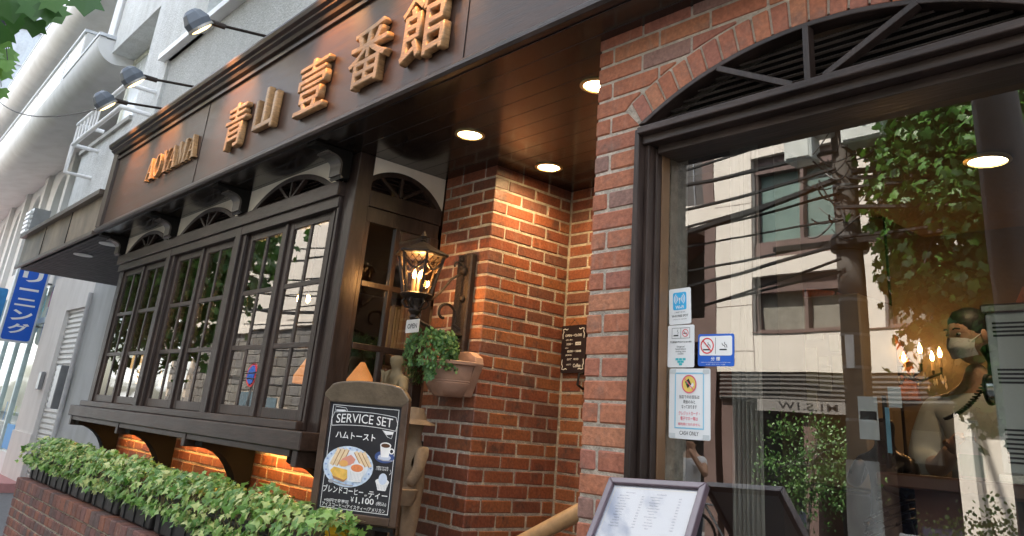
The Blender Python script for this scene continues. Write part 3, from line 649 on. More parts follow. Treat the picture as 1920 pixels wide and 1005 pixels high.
def face_brick(x0, x1, zc, m=BRICK):
    z0, z1 = zc-H/2, zc+H/2
    if z1 <= 1.07 or x1 <= -1.80 or x0 >= 2*HUBX+1.80:
        if z0 < 1.07 and z1 > 1.07 or True: put_brick(wc, ((x0+x1)/2, YC, zc), 0, x1-x0, H, .05, m)
        return
    # cut to the arch
    N = 7; low = []
    for i in range(N):
        x = x0+(x1-x0)*i/(N-1)
        lo = arc_z(x) if abs(x-HUBX) < .725 else z0
        low.append((x, max(z0, min(lo, z1))))
    xl = x0
    if zc < 1.175:
        # springing: cut by the radial line
        def lim(z): return -1.716-(z-1.079)*.92
        if x0 < HUBX:
            if x0 > lim(z1): return
            poly = [(x0, z0), (min(x1, lim(z0)), z0), (min(x1, lim(z1)), z1), (x0, z1)]
        else:
            if x1 < 2*HUBX-lim(z1): return
            poly = [(max(x0, 2*HUBX-lim(z0)), z0), (x1, z0), (x1, z1), (max(x0, 2*HUBX-lim(z1)), z1)]
        poly_brick(wc, poly, YC, YC+.05, m); return
    low = [p for p in low if p[1] < z1-.008]
    if len(low) < 2: return
    poly = low+[(low[-1][0], z1), (low[0][0], z1)]
    poly_brick(wc, poly, YC, YC+.05, m)
for i in range(rows+1):
    zc = ZS-.010-C*i
    if zc < ZB: break
    A = i % 2 == 0
    if zc < 1.06:
        if A:
            put_brick(wc, (XP+.105, YC, zc), 0, .207, H, .1, BRICK)
        else:
            put_brick(wc, (XP+.034, YC, zc), 0, .068, H, .1, BRICK); put_brick(wc, (XP+.068+J+.065, YC, zc), 0, .13, H, .05, BRICK)
        xs = XW1+.004
        L0 = .2 if A else .1
        while xs < 2.2: put_brick(wc, (xs+L0/2, YC, zc), 0, L0, H, .05, BRICK); xs += L0+J; L0 = .21
    else:
        xs = XP; L = .21 if A else .068
        while xs < 2.2:
            zz = zc
            face_brick(xs, xs+L, zz); xs += L+J
            L = .21
# voussoirs
a0 = atan2(1.079, -1.706-HUBX); a1 = pi-a0; nv = 22
for k in range(nv):
    ta = a0+(a1-a0)*(k+.08)/nv; tb = a0+(a1-a0)*(k+.92)/nv
    P4 = [(HUBX+RI*1.004*cos(ta), RI*1.004*sin(ta)), (HUBX+RO*cos(ta), RO*sin(ta)), (HUBX+RO*cos(tb), RO*sin(tb)), (HUBX+RI*1.004*cos(tb), RI*1.004*sin(tb))]
    poly_brick(wc, P4, YC-.003-(k % 3)*.001, YC+.05, BRICK)
# slanting entrance wall hidden behind the pillar
ed = thing('entrance_door_wall', 'dark panelled entrance door wall set at a slant behind the brick pillar', 'door', (-2.2, 2.9, G))
b = MB(); b.prism([(-1.80, 2.335), (-1.84, 2.335), (-2.86, 3.427), (-2.80, 3.44)], 'z', ZB, ZS-.001); child(b, 'panel', WOODV, ed)
for t0, t1 in ((.08, .46), (.54, .92)):
    for z0, z1 in ((-1.25, -.25), (-.1, 1.2)):
        p0 = V(-1.84, 2.335, 0).lerp(V(-2.86, 3.427, 0), t0); p1 = V(-1.84, 2.335, 0).lerp(V(-2.86, 3.427, 0), t1); nn = V(-.731, -.683, 0)
        b = MB(); b.add([tuple(p+nn*d+V(0, 0, z)) for d in (0.001, .02) for z in (z0, z1) for p in (p0, p1)], [(0,1,3,2),(4,6,7,5),(0,4,5,1),(2,3,7,6),(0,2,6,4),(1,5,7,3)]); child(b, 'door_panel', WOODV, ed, bev=.006)
child(MB().box(XP+.006, -1.80, YC+.3, YC+.33, ZB, ZS-.001), 'pillar_back', MORTAR, wc)

# ---------------------------------------------------------------- the big arched window
wn_ = thing('arched_shop_window', 'large arched shop window with louvred fan top and dark brown frame', 'window', (HUBX, YC, -1))
X0, X1 = XW0, XW1
ZG = 1.003
for sgn in (1, -1):
    def X(d): return (X0+d) if sgn > 0 else (X1-d)
    def bx(a, b_, y0, y1, z0, z1): return MB().box(min(X(a), X(b_)), max(X(a), X(b_)), y0, y1, z0, z1)
    child(bx(0, .022, 2.012, 2.12, -1.3, 1.060), 'outer_jamb', WOODV, wn_, bev=.003)
    child(bx(.0225, .040, 2.045, 2.14, -1.3, 1.006), 'jamb_step', WOODV, wn_, bev=.003)
    child(bx(.0405, .050, 2.08, 2.1475, -1.3, 1.0), 'inner_jamb', WOODV, wn_, bev=.003)
    child(bx(.0505, .056, 2.105, 2.1475, -1.3, .995), 'glazing_bead', P('brown_glazing_bead', (.16,.085,.04), .4, var=.2), wn_, bev=.002)
child(MB().box(X0+.02, X1-.02, 2.0, 2.12, 1.036, 1.063), 'transom_nosing', WOOD, wn_, bev=.004)
child(MB().box(X0+.022, X1-.022, 2.028, 2.14, 1.004, 1.0355), 'transom_step', WOOD, wn_, bev=.003)
child(MB().box(X0+.06, X1-.06, 2.07, 2.19, .975, 1.0035), 'transom_inner', WOOD, wn_, bev=.002)
child(MB().box(X0+.02, X1-.02, 1.99, 2.2, -1.3, -1.2), 'bottom_rail', WOOD, wn_, bev=.004)
# curved head of the frame
def arcring(r0, r1, y0, y1, nseg=40):
    b = MB(); za = 1.079
    def ang(r): return math.asin(min(1, za/r))
    for r in (1,): pass
    aa, ab = ang(r0), ang(r1); vs = []
    for i in range(nseg+1):
        t0 = aa+(pi-2*aa)*i/nseg; t1 = ab+(pi-2*ab)*i/nseg
        for y in (y0, y1): vs += [(HUBX+r0*cos(t0), y, r0*sin(t0)), (HUBX+r1*cos(t1), y, r1*sin(t1))]
    fs = []
    for i in range(nseg):
        a = 4*i; c = a+4; fs += [(a, a+1, c+1, c), (a+2, c+2, c+3, a+3), (a, c, c+2, a+2), (a+1, a+3, c+3, c+1)]
    fs += [(0, 2, 3, 1), (4*nseg, 4*nseg+1, 4*nseg+3, 4*nseg+2)]
    b.add(vs, fs); return b
child(arcring(1.244, 1.262, 2.018, 2.08), 'arched_head', WOOD, wn_, bev=.003)
child(MB().box(X0+.03, X1-.03, 2.16, 2.18, .99, 1.27), 'fan_backing', BLACK, wn_)
z = 1.070; k = 0
while z < 1.228:
    hw = sqrt(max(0, 1.25**2-(z+.012)**2)); 
    b = MB(); b.prism([(2.062, z-.004), (2.054, z), (2.078, z+.016), (2.086, z+.012)], 'x', HUBX-hw, HUBX+hw); child(b, 'louvre', P('caught_light_louvre_paint', (.060,.046,.038), .45, var=.3, vs=9), wn_); z += .0235  # slat paint lightened to stand in for the light they catch
hz = 1.064
for a, b_ in ((( -1.11, hz), (-1.375, 1.200)), ((-1.06, hz), (-1.06, 1.246)), ((-1.01, hz), (-.735, 1.204))):
    child(MB().bar((a[0], 2.028, a[1]), (b_[0], 2.028, b_[1]), .02, .035, up=(0, 1, 0)), 'fan_spoke', WOODV, wn_, bev=.002)
child(MB().box(X0+.03, X1-.03, 2.150, 2.156, -1.2, .99), 'pane', GLASS, wn_)

# ---------------------------------------------------------------- bay window
bay = thing('bay_window', 'dark brown projecting bay window with three pairs of casements under louvred fan arches', 'bay window', (-6.1, 2.16, -.1))
YF = 2.16; XB0, XB1 = -8.33, -3.935; PIT = 1.42
centres = [-4.75, -6.17, -7.59]
# structure posts
for x0, x1 in ((-4.058, -3.935), (-8.33, -8.235)):
    child(MB().box(x0, x1, 2.155, 2.26, -.08, ZS-.001), 'corner_post', WOODV, bay, bev=.005)
child(MB().box(-4.083, -4.059, 2.135, 2.2, -.075, 1.234), 'post_trim', WOODV, bay, bev=.003)
for xm in (-5.46, -6.88):
    child(MB().box(xm-.105, xm-.045, 2.14, 2.24, -.076, 1.234), 'mullion', WOODV, bay, bev=.003)
    child(MB().box(xm-.044, xm+.044, 2.122, 2.24, -.076, 1.234), 'mullion', WOODV, bay, bev=.004)
    child(MB().box(xm+.045, xm+.105, 2.14, 2.24, -.076, 1.234), 'mullion', WOODV, bay, bev=.003)
child(MB().box(XB0, -4.055, 2.105, 2.26, 1.236, 1.325), 'transom_beam', WOOD, bay, bev=.004)
child(MB().box(XB0+.02, -4.06, 2.125, 2.25, 1.17, 1.2355), 'head_casing', WOOD, bay, bev=.003)
# sills
child(MB().box(XB0+.02, -4.06, 2.09, 2.3, -.072, -.028), 'inner_sill', WOOD, bay, bev=.004)
child(MB().box(XB0-.04, -3.87, 2.03, 2.8, -.165, -.074), 'sill_beam', WOOD, bay, bev=.006)
for x0, x1 in ((-8.3, -6.95), (-6.88, -5.52), (-5.45, -4.0)): child(MB().box(x0, x1, 2.05, 2.3, -.20, -.166), 'under_sill_moulding', WOOD, bay, bev=.003)
for x in (-8.33, -6.94, -5.51, -3.96): child(MB().box(x, x+.055, 2.045, 2.35, -.245, -.166), 'sill_block', WOOD, bay, bev=.003)
# casements
YG = 2.177
def casement(xc):
    for s in (-1, 1):
        xi, xo = xc+s*.018, xc+s*.600       # inner / outer leaf edges
        a, b_ = min(xi, xo), max(xi, xo)
        cf = MB(); z0, z1 = -.026, 1.168
        st = .062
        cf.box(a, a+st, 2.165, 2.215, z0, z1); cf.box(b_-st, b_, 2.165, 2.215, z0, z1)
        cf.box(a+st, b_-st, 2.166, 2.214, 1.120, z1); cf.box(a+st, b_-st, 2.166, 2.214, z0, .032)
        fr = child(cf, 'casement', WOODV, bay, bev=.003)
        xm = (a+b_)/2
        child(MB().box(xm-.016, xm+.016, 2.170, 2.212, .0325, 1.1195), 'muntin', WOODV, fr, bev=.002)
        for z in (.388, .752): child(MB().box(a+st+.0005, b_-st-.0005, 2.168, 2.213, z-.015, z+.015), 'glazing_bar', WOOD, fr, bev=.002)
        for xa, xb in ((a+st, xm-.016), (xm+.016, b_-st)):
            for za, zb in ((.032, .373), (.403, .737), (.767, 1.12)):
                rg = random.Random(int((xa+za)*1e4)); d = rg.uniform(-.0012, .0012); e = rg.uniform(-.0012, .0012)
                g_ = MB(); g_.add([(xa, YG+d, za), (xb, YG-d, za), (xb, YG-d+e, zb), (xa, YG+d+e, zb), (xa, YG+.004+d, za), (xb, YG+.004-d, za), (xb, YG+.004-d+e, zb), (xa, YG+.004+d+e, zb)], [(0,1,2,3), (7,6,5,4), (0,4,5,1), (1,5,6,2), (2,6,7,3), (3,7,4,0)])
                child(g_, 'pane', GLASSB, fr)
    child(MB().box(xc-.017, xc+.017, 2.150, 2.17, -.026, 1.168), 'meeting_stile', WOODV, bay, bev=.003)
    for s in (-1, 1):
        xo = xc+s*.6015; x2 = xc+s*.625; child(MB().box(min(xo, x2), max(xo, x2), 2.15, 2.22, -.026, 1.169), 'casing', WOODV, bay, bev=.002)
def arch_panel(along, c, hw, y, z0, ztop, R, zc, m, name, parent, th=.02):
    """spandrel plate with a segmental arch cut out; along x at y, or along y at x"""
    n = 20; b = MB()
    for i in range(n):
        t0 = -hw+2*hw*i/n; t1 = -hw+2*hw*(i+1)/n
        q = []
        for t in (t0, t1):
            d = R*R-t*t; q.append(max(z0, zc+sqrt(d)) if d > 0 else z0)
        pl = [(c+t0, q[0]), (c+t1, q[1]), (c+t1, ztop), (c+t0, ztop)]
        b.prism(pl, 'y' if along == 'x' else 'x', y, y+th)
    return child(b, name, m, parent)
def fan(along, xc, hw, y, ys, zb, zt, back, R=None, parent=bay):
    """louvred fan with its arched rim; y: front of the rim (or x when it runs along y)"""
    h = zt-zb; R = (hw*hw+h*h)/(2*h); zc = zt-R; am = math.asin(min(1, hw/R)) if h < hw else pi-math.asin(hw/R)
    def pt(t, off, z): return (t, off, z) if along == 'x' else (off, t, z)
    b = MB(); n = 28; vs = []
    for i in range(n+1):
        a = pi/2+am-2*am*i/n
        for off in (y, y+ys*.05):
            for r in (R-.03, R+.002): vs.append(pt(xc+r*cos(a), off, zc+r*sin(a)))
    fs = []
    for i in range(n):
        a = 4*i; c = a+4; fs += [(a, c, c+1, a+1), (a+2, a+3, c+3, c+2), (a+1, c+1, c+3, a+3), (a, a+2, c+2, c)]
    b.add(vs, fs); rim = child(b, 'fan_rim', WOODV, parent, bev=.002)
    z = zb+.012
    while z < zt-.035:
        w = sqrt(max(0, R*R-(z+.01-zc)**2))-.02
        if w > .03:
            pl = [(y+ys*.045, z-.004), (y+ys*.04, z), (y+ys*.065, z+.022), (y+ys*.07, z+.019)]
            child(MB().prism(pl, 'x', xc-w, xc+w) if along == 'x' else MB().prism([(p[0], p[1]) for p in pl], 'y', xc-w, xc+w), 'louvre', WOOD, parent) if along == 'x' else child(loury(pl, xc-w, xc+w), 'louvre', WOOD, parent)
        z += .0245
    for a in (pi/2, pi/2+.98, pi/2-.98):
        hub = (xc+.02*cos(a), zb+.004); L = .0
        # meet the rim
        for s in range(200):
            L += .004; px, pz = hub[0]+L*cos(a), hub[1]+L*sin(a)
            if (px-xc)**2+(pz-zc)**2 > (R-.03)**2: break
        child(MB().bar(pt(hub[0], y+ys*.02, hub[1]), pt(px, y+ys*.02, pz), .02, .03, up=(0, 1, 0) if along == 'x' else (1, 0, 0)), 'fan_spoke', WOODV, parent, bev=.002)
    return R, zc
def loury(pl, a, b_):
    n = len(pl); vs = [(p[0], a, p[1]) for p in pl]+[(p[0], b_, p[1]) for p in pl]
    return MB().add(vs, [tuple(range(n)), tuple(range(2*n-1, n-1, -1))]+[(i, i+n, (i+1) % n+n, (i+1) % n) for i in range(n)])
for xc in centres:
    casement(xc)
    R, zc = fan('x', xc, .575, 2.125, 1, 1.325, 1.478, None)
    arch_panel('x', xc, .655, 2.135, 1.325, ZS-.001, R, zc, PLASTER, 'spandrel', bay)
    child(MB().box(xc-.6, xc+.6, 2.215, 2.225, 1.325, ZS-.001), 'fan_backing', BLACK, bay)
# scroll brackets carrying the sign board
for i, xm in enumerate((-8.28, -6.88, -5.46, -4.045)):
    x0, x1 = (xm-.055, xm+.055)
    prof = [(2.134, 1.327), (2.09, 1.327), (2.075, 1.337), (2.075, 1.37)]
    for k in range(7): t = pi/2*k/6; prof.append((2.075-.085*(1-cos(t)), 1.395+.060*sin(t)))
    prof += [(1.985, 1.458), (1.965, 1.460), (1.965, 1.474), (1.885, 1.474), (1.885, ZS-.001), (2.134, ZS-.001)]
    child(MB().prism(prof, 'x', x0, x1), 'scroll_bracket', P('black_painted_wood', (.008,.007,.006), .7, spec=.15), bay, bev=.003)
    # lip running round the curve
    lip = prof[1:13]; vs = []
    b = MB()
    for q in range(len(lip)-1):
        (ya, za), (yb, zb) = lip[q], lip[q+1]; dx, dz = yb-ya, zb-za; L_ = sqrt(dx*dx+dz*dz)+1e-9; nx, nz = -dz/L_*.012, dx/L_*.012
        b.add([(x0-.006, ya, za), (x1+.006, ya, za), (x1+.006, yb, zb), (x0-.006, yb, zb), (x0-.006, ya-abs(nx)-.002, za-abs(nz)), (x1+.006, ya-abs(nx)-.002, za-abs(nz)), (x1+.006, yb-abs(nx)-.002, zb-abs(nz)), (x0-.006, yb-abs(nx)-.002, zb-abs(nz))], [(0,1,2,3), (4,7,6,5), (0,4,5,1), (1,5,6,2), (2,6,7,3), (3,7,4,0)])
    child(b, 'bracket_lip', P('worn_grey_brown_paint', (.09,.078,.068), .35, var=.3, vs=20), bay)
# side facing the entrance
XS = -3.937
def sbox(y0, y1, z0, z1, x0=XS-.05, x1=XS, nm='side_frame', par=None, bev=.003): return child(MB().box(x0, x1, y0, y1, z0, z1), nm, WOODV, par or bay, bev=bev)
sbox(2.2605, 2.785, 1.19, 1.286, nm='side_transom'); sbox(2.2605, 2.785, 1.10, 1.189, XS-.05, XS-.012, nm='side_head')
sbox(2.72, 2.785, -.07, 1.10, nm='side_post'); sbox(2.2605, 2.29, -.07, 1.10, XS-.05, XS-.01, nm='side_post')
sbox(2.29, 2.72, -.073, .03, nm='side_bottom_rail')
sbox(2.475, 2.505, .03, 1.10, XS-.045, XS-.008, nm='side_muntin')
for z in (.395, .742): sbox(2.29, 2.72, z-.016, z+.016, XS-.046, XS-.006, nm='side_glazing_bar')
child(MB().box(XS-.03, XS-.026, 2.29, 2.72, .03, 1.10), 'side_pane', GLASSB, bay)
R, zc = fan('y', 2.475, .305, XS-.002, -1, 1.287, 1.44, None)
arch_panel('y', 2.475, .315, XS-.02, 1.287, ZS-.001, R, zc, PLASTER, 'side_spandrel', bay, th=.014)
child(MB().box(XS-.1, XS-.09, 2.2, 2.79, 1.287, ZS-.001), 'fan_backing', BLACK, bay)
child(MB().box(-8.32, -8.27, 2.26, 3.17, -.07, ZS-.002), 'far_side_panel', WOODV, bay)
# curved corbels beneath the bay
for x in (-8.2, -6.75, -5.3, -4.02):
    prof = [(2.08, -.1655), (2.08, -.23)]
    for k in range(9): t = pi/2*k/8; prof.append((2.10+.27*sin(t), -.24-.34*(1-cos(t))))
    prof += [(2.40, -.62), (2.445, -.62), (2.445, -.1655)]
    child(MB().prism(prof, 'x', x-.06, x+.06), 'corbel', P('black_painted_wood', (.008,.007,.006), .7, spec=.15), bay, bev=.003)
# brick wall under the bay, lit by a hidden strip of warm lamps
ow = thing('under_bay_brick_wall', 'orange lit low brick wall beneath the bay window sill', 'brick wall', (-6.1, 2.45, G))
child(MB().box(-8.3, -3.94, 2.4535, 2.8, ZB, -.166), 'mortar_bed', MORTAR, ow)
child(MB().box(-3.94, -3.9, 2.46, 2.79, ZB, -.166), 'mortar_return', MORTAR, ow)
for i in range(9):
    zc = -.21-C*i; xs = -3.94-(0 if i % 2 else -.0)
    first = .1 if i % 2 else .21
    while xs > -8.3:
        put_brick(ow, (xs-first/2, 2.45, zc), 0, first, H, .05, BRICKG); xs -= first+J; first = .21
for x, w_ in ((-7.5, 'left'), (-6.05, 'middle'), (-4.65, 'right')):
    t = thing('under_sill_lamp', 'warm strip lamp under the %s bay window sill' % w_, 'light', (x, 2.25, -.18), 'warm lamps tucked under the bay sill')
    child(MB().box(x-.45, x+.45, 2.37, 2.41, -.195, -.167), 'lamp_housing', BLACK, t); child(MB().box(x-.44, x+.44, 2.372, 2.408, -.2, -.1955), 'lamp_tube', emat('warm_strip%d' % int(-x*10), (1, .50, .13), 14), t)
# ---------------------------------------------------------------- planter wall, planters, ivy
pw = thing('planter_brick_wall', 'low brown brick planter wall along the pavement under the ivy', 'brick wall', (-6, 1.8, G))
PX0, PX1, PZ = -8.52, -3.02, -.712
child(MB().box(PX0+.012, PX1-.01, 1.81, 2.20, ZB, PZ-.03), 'mortar_bed', MORTAR, pw)
pc_ = 0; more = MB(); px = .101; i = 0
zc = PZ-.045
while zc > ZB-.05:
    top = i == 0
    L = .101; step = .1115; hh = .085 if top else .061
    x = PX0+L/2+(0 if i % 2 == 0 else 0); first = L if i % 2 == 0 else .05
    xs = PX0
    while xs < PX1-.03:
        w = first; first = L
        if pc_ < 285 and (top or xs < -4.7):
            o = put_brick(pw, (xs+w/2, 1.80-(.006 if top else 0), zc), 0, w, hh, .21 if top else .08, BRICKP); pc_ += 1
        else: more.cbox(xs, xs+w, 1.80+RB.uniform(-.002, .002), 1.88, zc-hh/2, zc+hh/2, .004)
        xs += w+.0105
    zc -= (.085/2+.061/2+.0125) if top else .0733; i += 1
if more.v: stuff(child(more, 'further_bricks', BRICKP, pw))
# paving slabs on top behind the header course
child(MB().box(PX0+.01, PX1-.01, 2.02, 2.44, ZB, PZ+.0), 'wall_top', P('brown_coping_brick', (.20,.12,.09), .8, dirt=.3, bump=.4), pw)

def leaf_geo(kind='ivy'):
    if kind == 'ivy': out = [(0, -.12), (.34, -.30), (.30, -.02), (.56, .12), (.24, .30), (0, .85)]
    elif kind == 'tulip': out = [(0, -.08), (.30, -.28), (.58, -.05), (.44, .18), (.62, .52), (.32, .50), (.0, .86)]
    else: out = [(0, -.1), (.22, 0), (.34, .35), (.2, .7), (0, .85)]
    pts = out+[(-x, y) for x, y in reversed(out[1:-1])]
    return pts
def add_leaf(V_, F_, SH_, c, size, up, nrm, kind, shade, curl=.18):
    pts = leaf_geo(kind); up = up.normalized(); nrm = (nrm-up*nrm.dot(up)).normalized(); x = up.cross(nrm)
    b = len(V_); V_.append(tuple(c+nrm*0)); 
    for px_, py_ in pts: V_.append(tuple(c+x*px_*size+up*py_*size-nrm*(abs(px_)*curl+max(0, py_)**2*curl*.9)*size))
    n = len(pts)
    for i in range(n): F_.append((b, b+1+i, b+1+(i+1) % n)); SH_.append(shade)
def leaf_mesh(Vv, Ff, SH, m, name):
    me = bpy.data.meshes.new(name); me.from_pydata(Vv, [], Ff); a = me.attributes.new('shade', 'FLOAT', 'FACE'); a.data.foreach_set('value', SH); me.materials.append(m); me.update(); return me
rl = random.Random(11)
def ivy_shade():
    t = rl.random(); return rl.uniform(.0, .35) if t < .45 else rl.uniform(.35, .7) if t < .8 else rl.uniform(.75, 1)
boxes = [-8.15+.655*k for k in range(8)]
for k, xc in enumerate(boxes):
    w = .63
    nm = ['farthest left', 'second from the far left', 'third from the far left', 'fourth from the far left', 'fifth from the far left', 'third from the chalkboard', 'second from the chalkboard', 'nearest the chalkboard'][k]
    t = thing('planter_box', 'black ribbed plastic planter on the brick wall, %s' % nm, 'planter', (xc, 1.95, PZ), 'black planters in a row on the wall')
    b = MB(); z1 = -.535
    b.prism([(xc-w/2+.03, PZ+.003), (xc+w/2-.03, PZ+.003), (xc+w/2, z1), (xc-w/2, z1)], 'y', 1.865, 2.10); child(b, 'tub', PLASTB, t, bev=.01)
    for q in range(3):
        x = xc-w/2+.12+q*(w-.24)/2; child(MB().bar((x, 1.861, PZ+.01), (x+(x-xc)*.05, 1.861, z1-.03), .012, .010), 'rib', PLASTB, t)
    child(MB().box(xc-w/2-.008, xc+w/2+.008, 1.853, 2.11, z1-.004, z1+.014), 'rim', PLASTB, t, bev=.004)
    # ivy
    iv = thing('ivy_plant', 'variegated green ivy spilling over the planter %s' % nm, 'plant', (xc, 1.95, -.53), 'ivy plants along the planter wall')
    near = k >= 4
    Vv, Ff, SH = [], [], []; sing = []
    N = 760
    for q in range(N):
        x = xc+rl.uniform(-.38, .38); a = rl.uniform(-.5, pi+.25); 
        ph = mnoise.noise(V(x*3.1, 0, 4))*.05; rz = .17+ph; ry = .175
        r_ = rl.uniform(.72, 1.08)
        y = 1.95-cos(a)*ry*r_*1.05; z = -.545+sin(a)*rz*r_ if sin(a) > 0 else -.545+sin(a)*.17*r_
        if a < .35 and rl.random() < .8: z = -.54-rl.random()*.09-.05*max(0, mnoise.noise(V(x*6, 2, 1))); y = 1.845-rl.random()*.04
        if z < -.595 and rl.random() < (.95 if k < 6 else .75): z = -.53-rl.random()*.045
        if k == 0: x = xc-.02+(x-xc)*1.15
        if k == 7: x = xc+(x-xc)*.9
        nrm = V(rl.uniform(-.5, .5), -cos(a)*1.0-.35, abs(sin(a))*.8+.15+rl.uniform(-.3, .3)); up = V(rl.uniform(-1, 1), -.5+rl.uniform(-.4, .4), -.55+rl.uniform(-.7, .9))
        s = rl.choice((.024, .032, .04, .046, .054))*rl.uniform(.85, 1.15)
        if near and a < 1.9 and len(sing) < 75: sing.append((V(x, y, z), s*1.12, up, nrm, ivy_shade()))
        else: add_leaf(Vv, Ff, SH, V(x, y, z), s, up, nrm, 'ivy', ivy_shade())
    o = bpy.data.objects.new('foliage', leaf_mesh(Vv, Ff, SH, IVYM, 'foliage')); COL.objects.link(o); o.parent = iv; o.matrix_parent_inverse = pinv(iv); o['kind'] = 'stuff'
    for (c, s, up, nrm, shd) in sing:
        v2, f2, s2 = [], [], []; add_leaf(v2, f2, s2, V(0, 0, 0), s, up, nrm, 'ivy', shd)
        o = bpy.data.objects.new('leaf', leaf_mesh(v2, f2, s2, IVYM, 'leaf')); COL.objects.link(o); o.parent = iv; o.matrix_parent_inverse = pinv(iv); o.location = c
    b = MB()
    for q in range(16):
        x = xc+rl.uniform(-.3, .3); b.tube([(x, 1.97, -.55), (x+rl.uniform(-.05, .05), 1.93, -.42), (x+rl.uniform(-.1, .1), 1.83, -.48), (x+rl.uniform(-.1, .1), 1.835, -.6)], .0025, 4)
    child(b, 'stems', P('ivy_stem', (.12,.10,.04), .7), iv)
    child(MB().box(xc-.3, xc+.3, 1.88, 2.09, -.56, -.5), 'soil', P('soil_and_dead_leaf', (.03,.03,.018), .95, var=.5, vs=30), iv)

# ---------------------------------------------------------------- chalkboard
ex, ey = V(.848, .53, -.004), V(.027, -.036, .999)
O = V(-3.547, 1.962, -.427)
m = frame_mat(O, ex, ey)
cbd = thing('chalkboard_menu_sign', 'black chalkboard in a brown wooden frame advertising the ham toast service set', 'sign', mat=m)
BW, BH = .438, .551
fr = .034
def crown(y): return y
topc = [(0, .545), (.028, .578)]+[(BW/2+(BW/2-.028)*cos(pi-pi*i/12), .578+.032*sin(pi*i/12)) for i in range(1, 12)]+[(BW-.028, .578), (BW, .545)]
MB().prism([(0, 0), (fr, 0), (fr, .53), (0, .53)], 'z', -.035, 0).build('frame_side', BFRAME, cbd, bev=.004)
MB().prism([(BW-fr, 0), (BW, 0), (BW, .53), (BW-fr, .53)], 'z', -.035, 0).build('frame_side', BFRAME, cbd, bev=.004)
MB().prism([(fr+.0005, 0), (BW-fr-.0005, 0), (BW-fr-.0005, fr), (fr+.0005, fr)], 'z', -.035, -.001).build('frame_bottom', BFRAME, cbd, bev=.004)
MB().prism([(0, .5305)]+topc+[(BW, .5305), (BW-fr, .505), (fr, .505)], 'z', -.036, .002).build('frame_top', P('worn_olive_brown_frame', (.105,.078,.048), .4, var=.3, vs=12, bump=.4, bs=40, coat=.3), cbd, bev=.006)
MB().prism(rect(fr-.002, BW-fr+.002, fr-.002, .507), 'z', -.022, -.012).build('slate', CHALKB, cbd)
zt = -.0115
cx = BW/2; iw = BW-2*fr
for nm_, p in (('border_line', rect(fr+.014, fr+.0165, fr+.012, .494)), ('border_line', rect(BW-fr-.0165, BW-fr-.014, fr+.012, .494)), ('border_line', rect(fr+.014, BW-fr-.014, fr+.012, fr+.0145)), ('border_line', rect(fr+.014, BW-fr-.014, .4915, .494))):
    flat(cbd, nm_, WHITEP, p, zt, .0004)
def arc_text(s, cx0, cy0, w, h, sag, m_=WHITEP, off=.01, z=zt):
    me = text_mesh(s, m_, w, h, offset=off)
    for v in me.vertices: v.co.y += sag*(1-(2*v.co.x/w)**2)
    o = bpy.data.objects.new('lettering', me); COL.objects.link(o); o.parent = cbd; o.location = (cx0, cy0, z+.0006)
arc_text('SERVICE SET', cx, .4325, .29, .040, .008, off=0)
# ribbon outline
def stroke(pts, w, m_=WHITEP, z=zt, nm_='chalk_stroke', parent=None):
    b = MB(); 
    L = []; Rr = []
    P2 = [V(p[0], p[1], 0) for p in pts]
    for i, p in enumerate(P2):
        d = (P2[min(i+1, len(P2)-1)]-P2[max(0, i-1)]); d = d.normalized() if d.length > 1e-9 else V(1, 0, 0); nn = V(-d.y, d.x, 0)*w/2
        L.append(p+nn); Rr.append(p-nn)
    k = len(P2); vs = [(p.x, p.y, z+.0005) for p in L]+[(p.x, p.y, z+.0005) for p in Rr]
    b.add(vs, [(i, i+1, k+i+1, k+i) for i in range(k-1)]); return b.build(nm_, m_, parent or cbd)
def arcp(x0, x1, y, sag, n=14): return [(x0+(x1-x0)*i/n, y+sag*(1-(2*i/n-1)**2)) for i in range(n+1)]
stroke(arcp(.060, .378, .460, .010), .0022); stroke(arcp(.055, .383, .400, .010), .0022)
stroke([(.060, .460), (.050, .430), (.055, .400)], .002); stroke([(.378, .460), (.390, .430), (.383, .400)], .002)
stroke([(.062, .466), (.062, .486), (.118, .482), (.128, .468)], .002); flat(cbd, 'ribbon_tail', WHITEP, [(.066, .466), (.068, .472), (.112, .474), (.122, .469), (.1, .466)], zt)
stroke([(.318, .400), (.345, .372), (.366, .366), (.374, .398)], .002); flat(cbd, 'ribbon_tail', WHITEP, [(.322, .398), (.34, .380), (.37, .384), (.372, .396)], zt)
text('ハムトースト', cx-.035, .362, zt+.0006, WHITEP, cbd, width=.205, height=.030, offset=.014)
# plate of toast
flat(cbd, 'plate_print', P('pale_blue_plate_print', (.58,.68,.80), .6, var=.18, vs=60), ell(.165, .228, .128, .088), zt, .0005)
flat(cbd, 'plate_well_print', P('white_plate_print', (.78,.82,.86), .6, var=.05, vs=60), ell(.165, .232, .102, .066), zt+.0008, .0004)
rgp = random.Random(3)
for q in range(20):
    a = q*2*pi/20; flat(cbd, 'plate_pattern_print', P('blue_pattern_print', (.30,.42,.66), .6), ell(.165+.115*cos(a), .230+.077*sin(a), .006, .004, 8), zt+.0007, .0003)
BRD = P('bread_print', (.80,.62,.38), .6, var=.12, vs=50); CRU = P('crust_print', (.45,.22,.09), .6); HAM = P('ham_print', (.72,.30,.22), .6, var=.1); EGG = P('egg_print', (.82,.50,.10), .6, var=.2, vs=40)
for q in range(3):
    x = .070+q*.022; flat(cbd, 'sandwich_print', BRD, [(x, .232), (x+.016, .226), (x+.046, .300), (x+.032, .306)], zt+.0015+q*.0004, .0003)
    flat(cbd, 'sandwich_crust_print', CRU, [(x+.016, .226), (x+.020, .226), (x+.050, .298), (x+.046, .300)], zt+.0017+q*.0004, .0003)
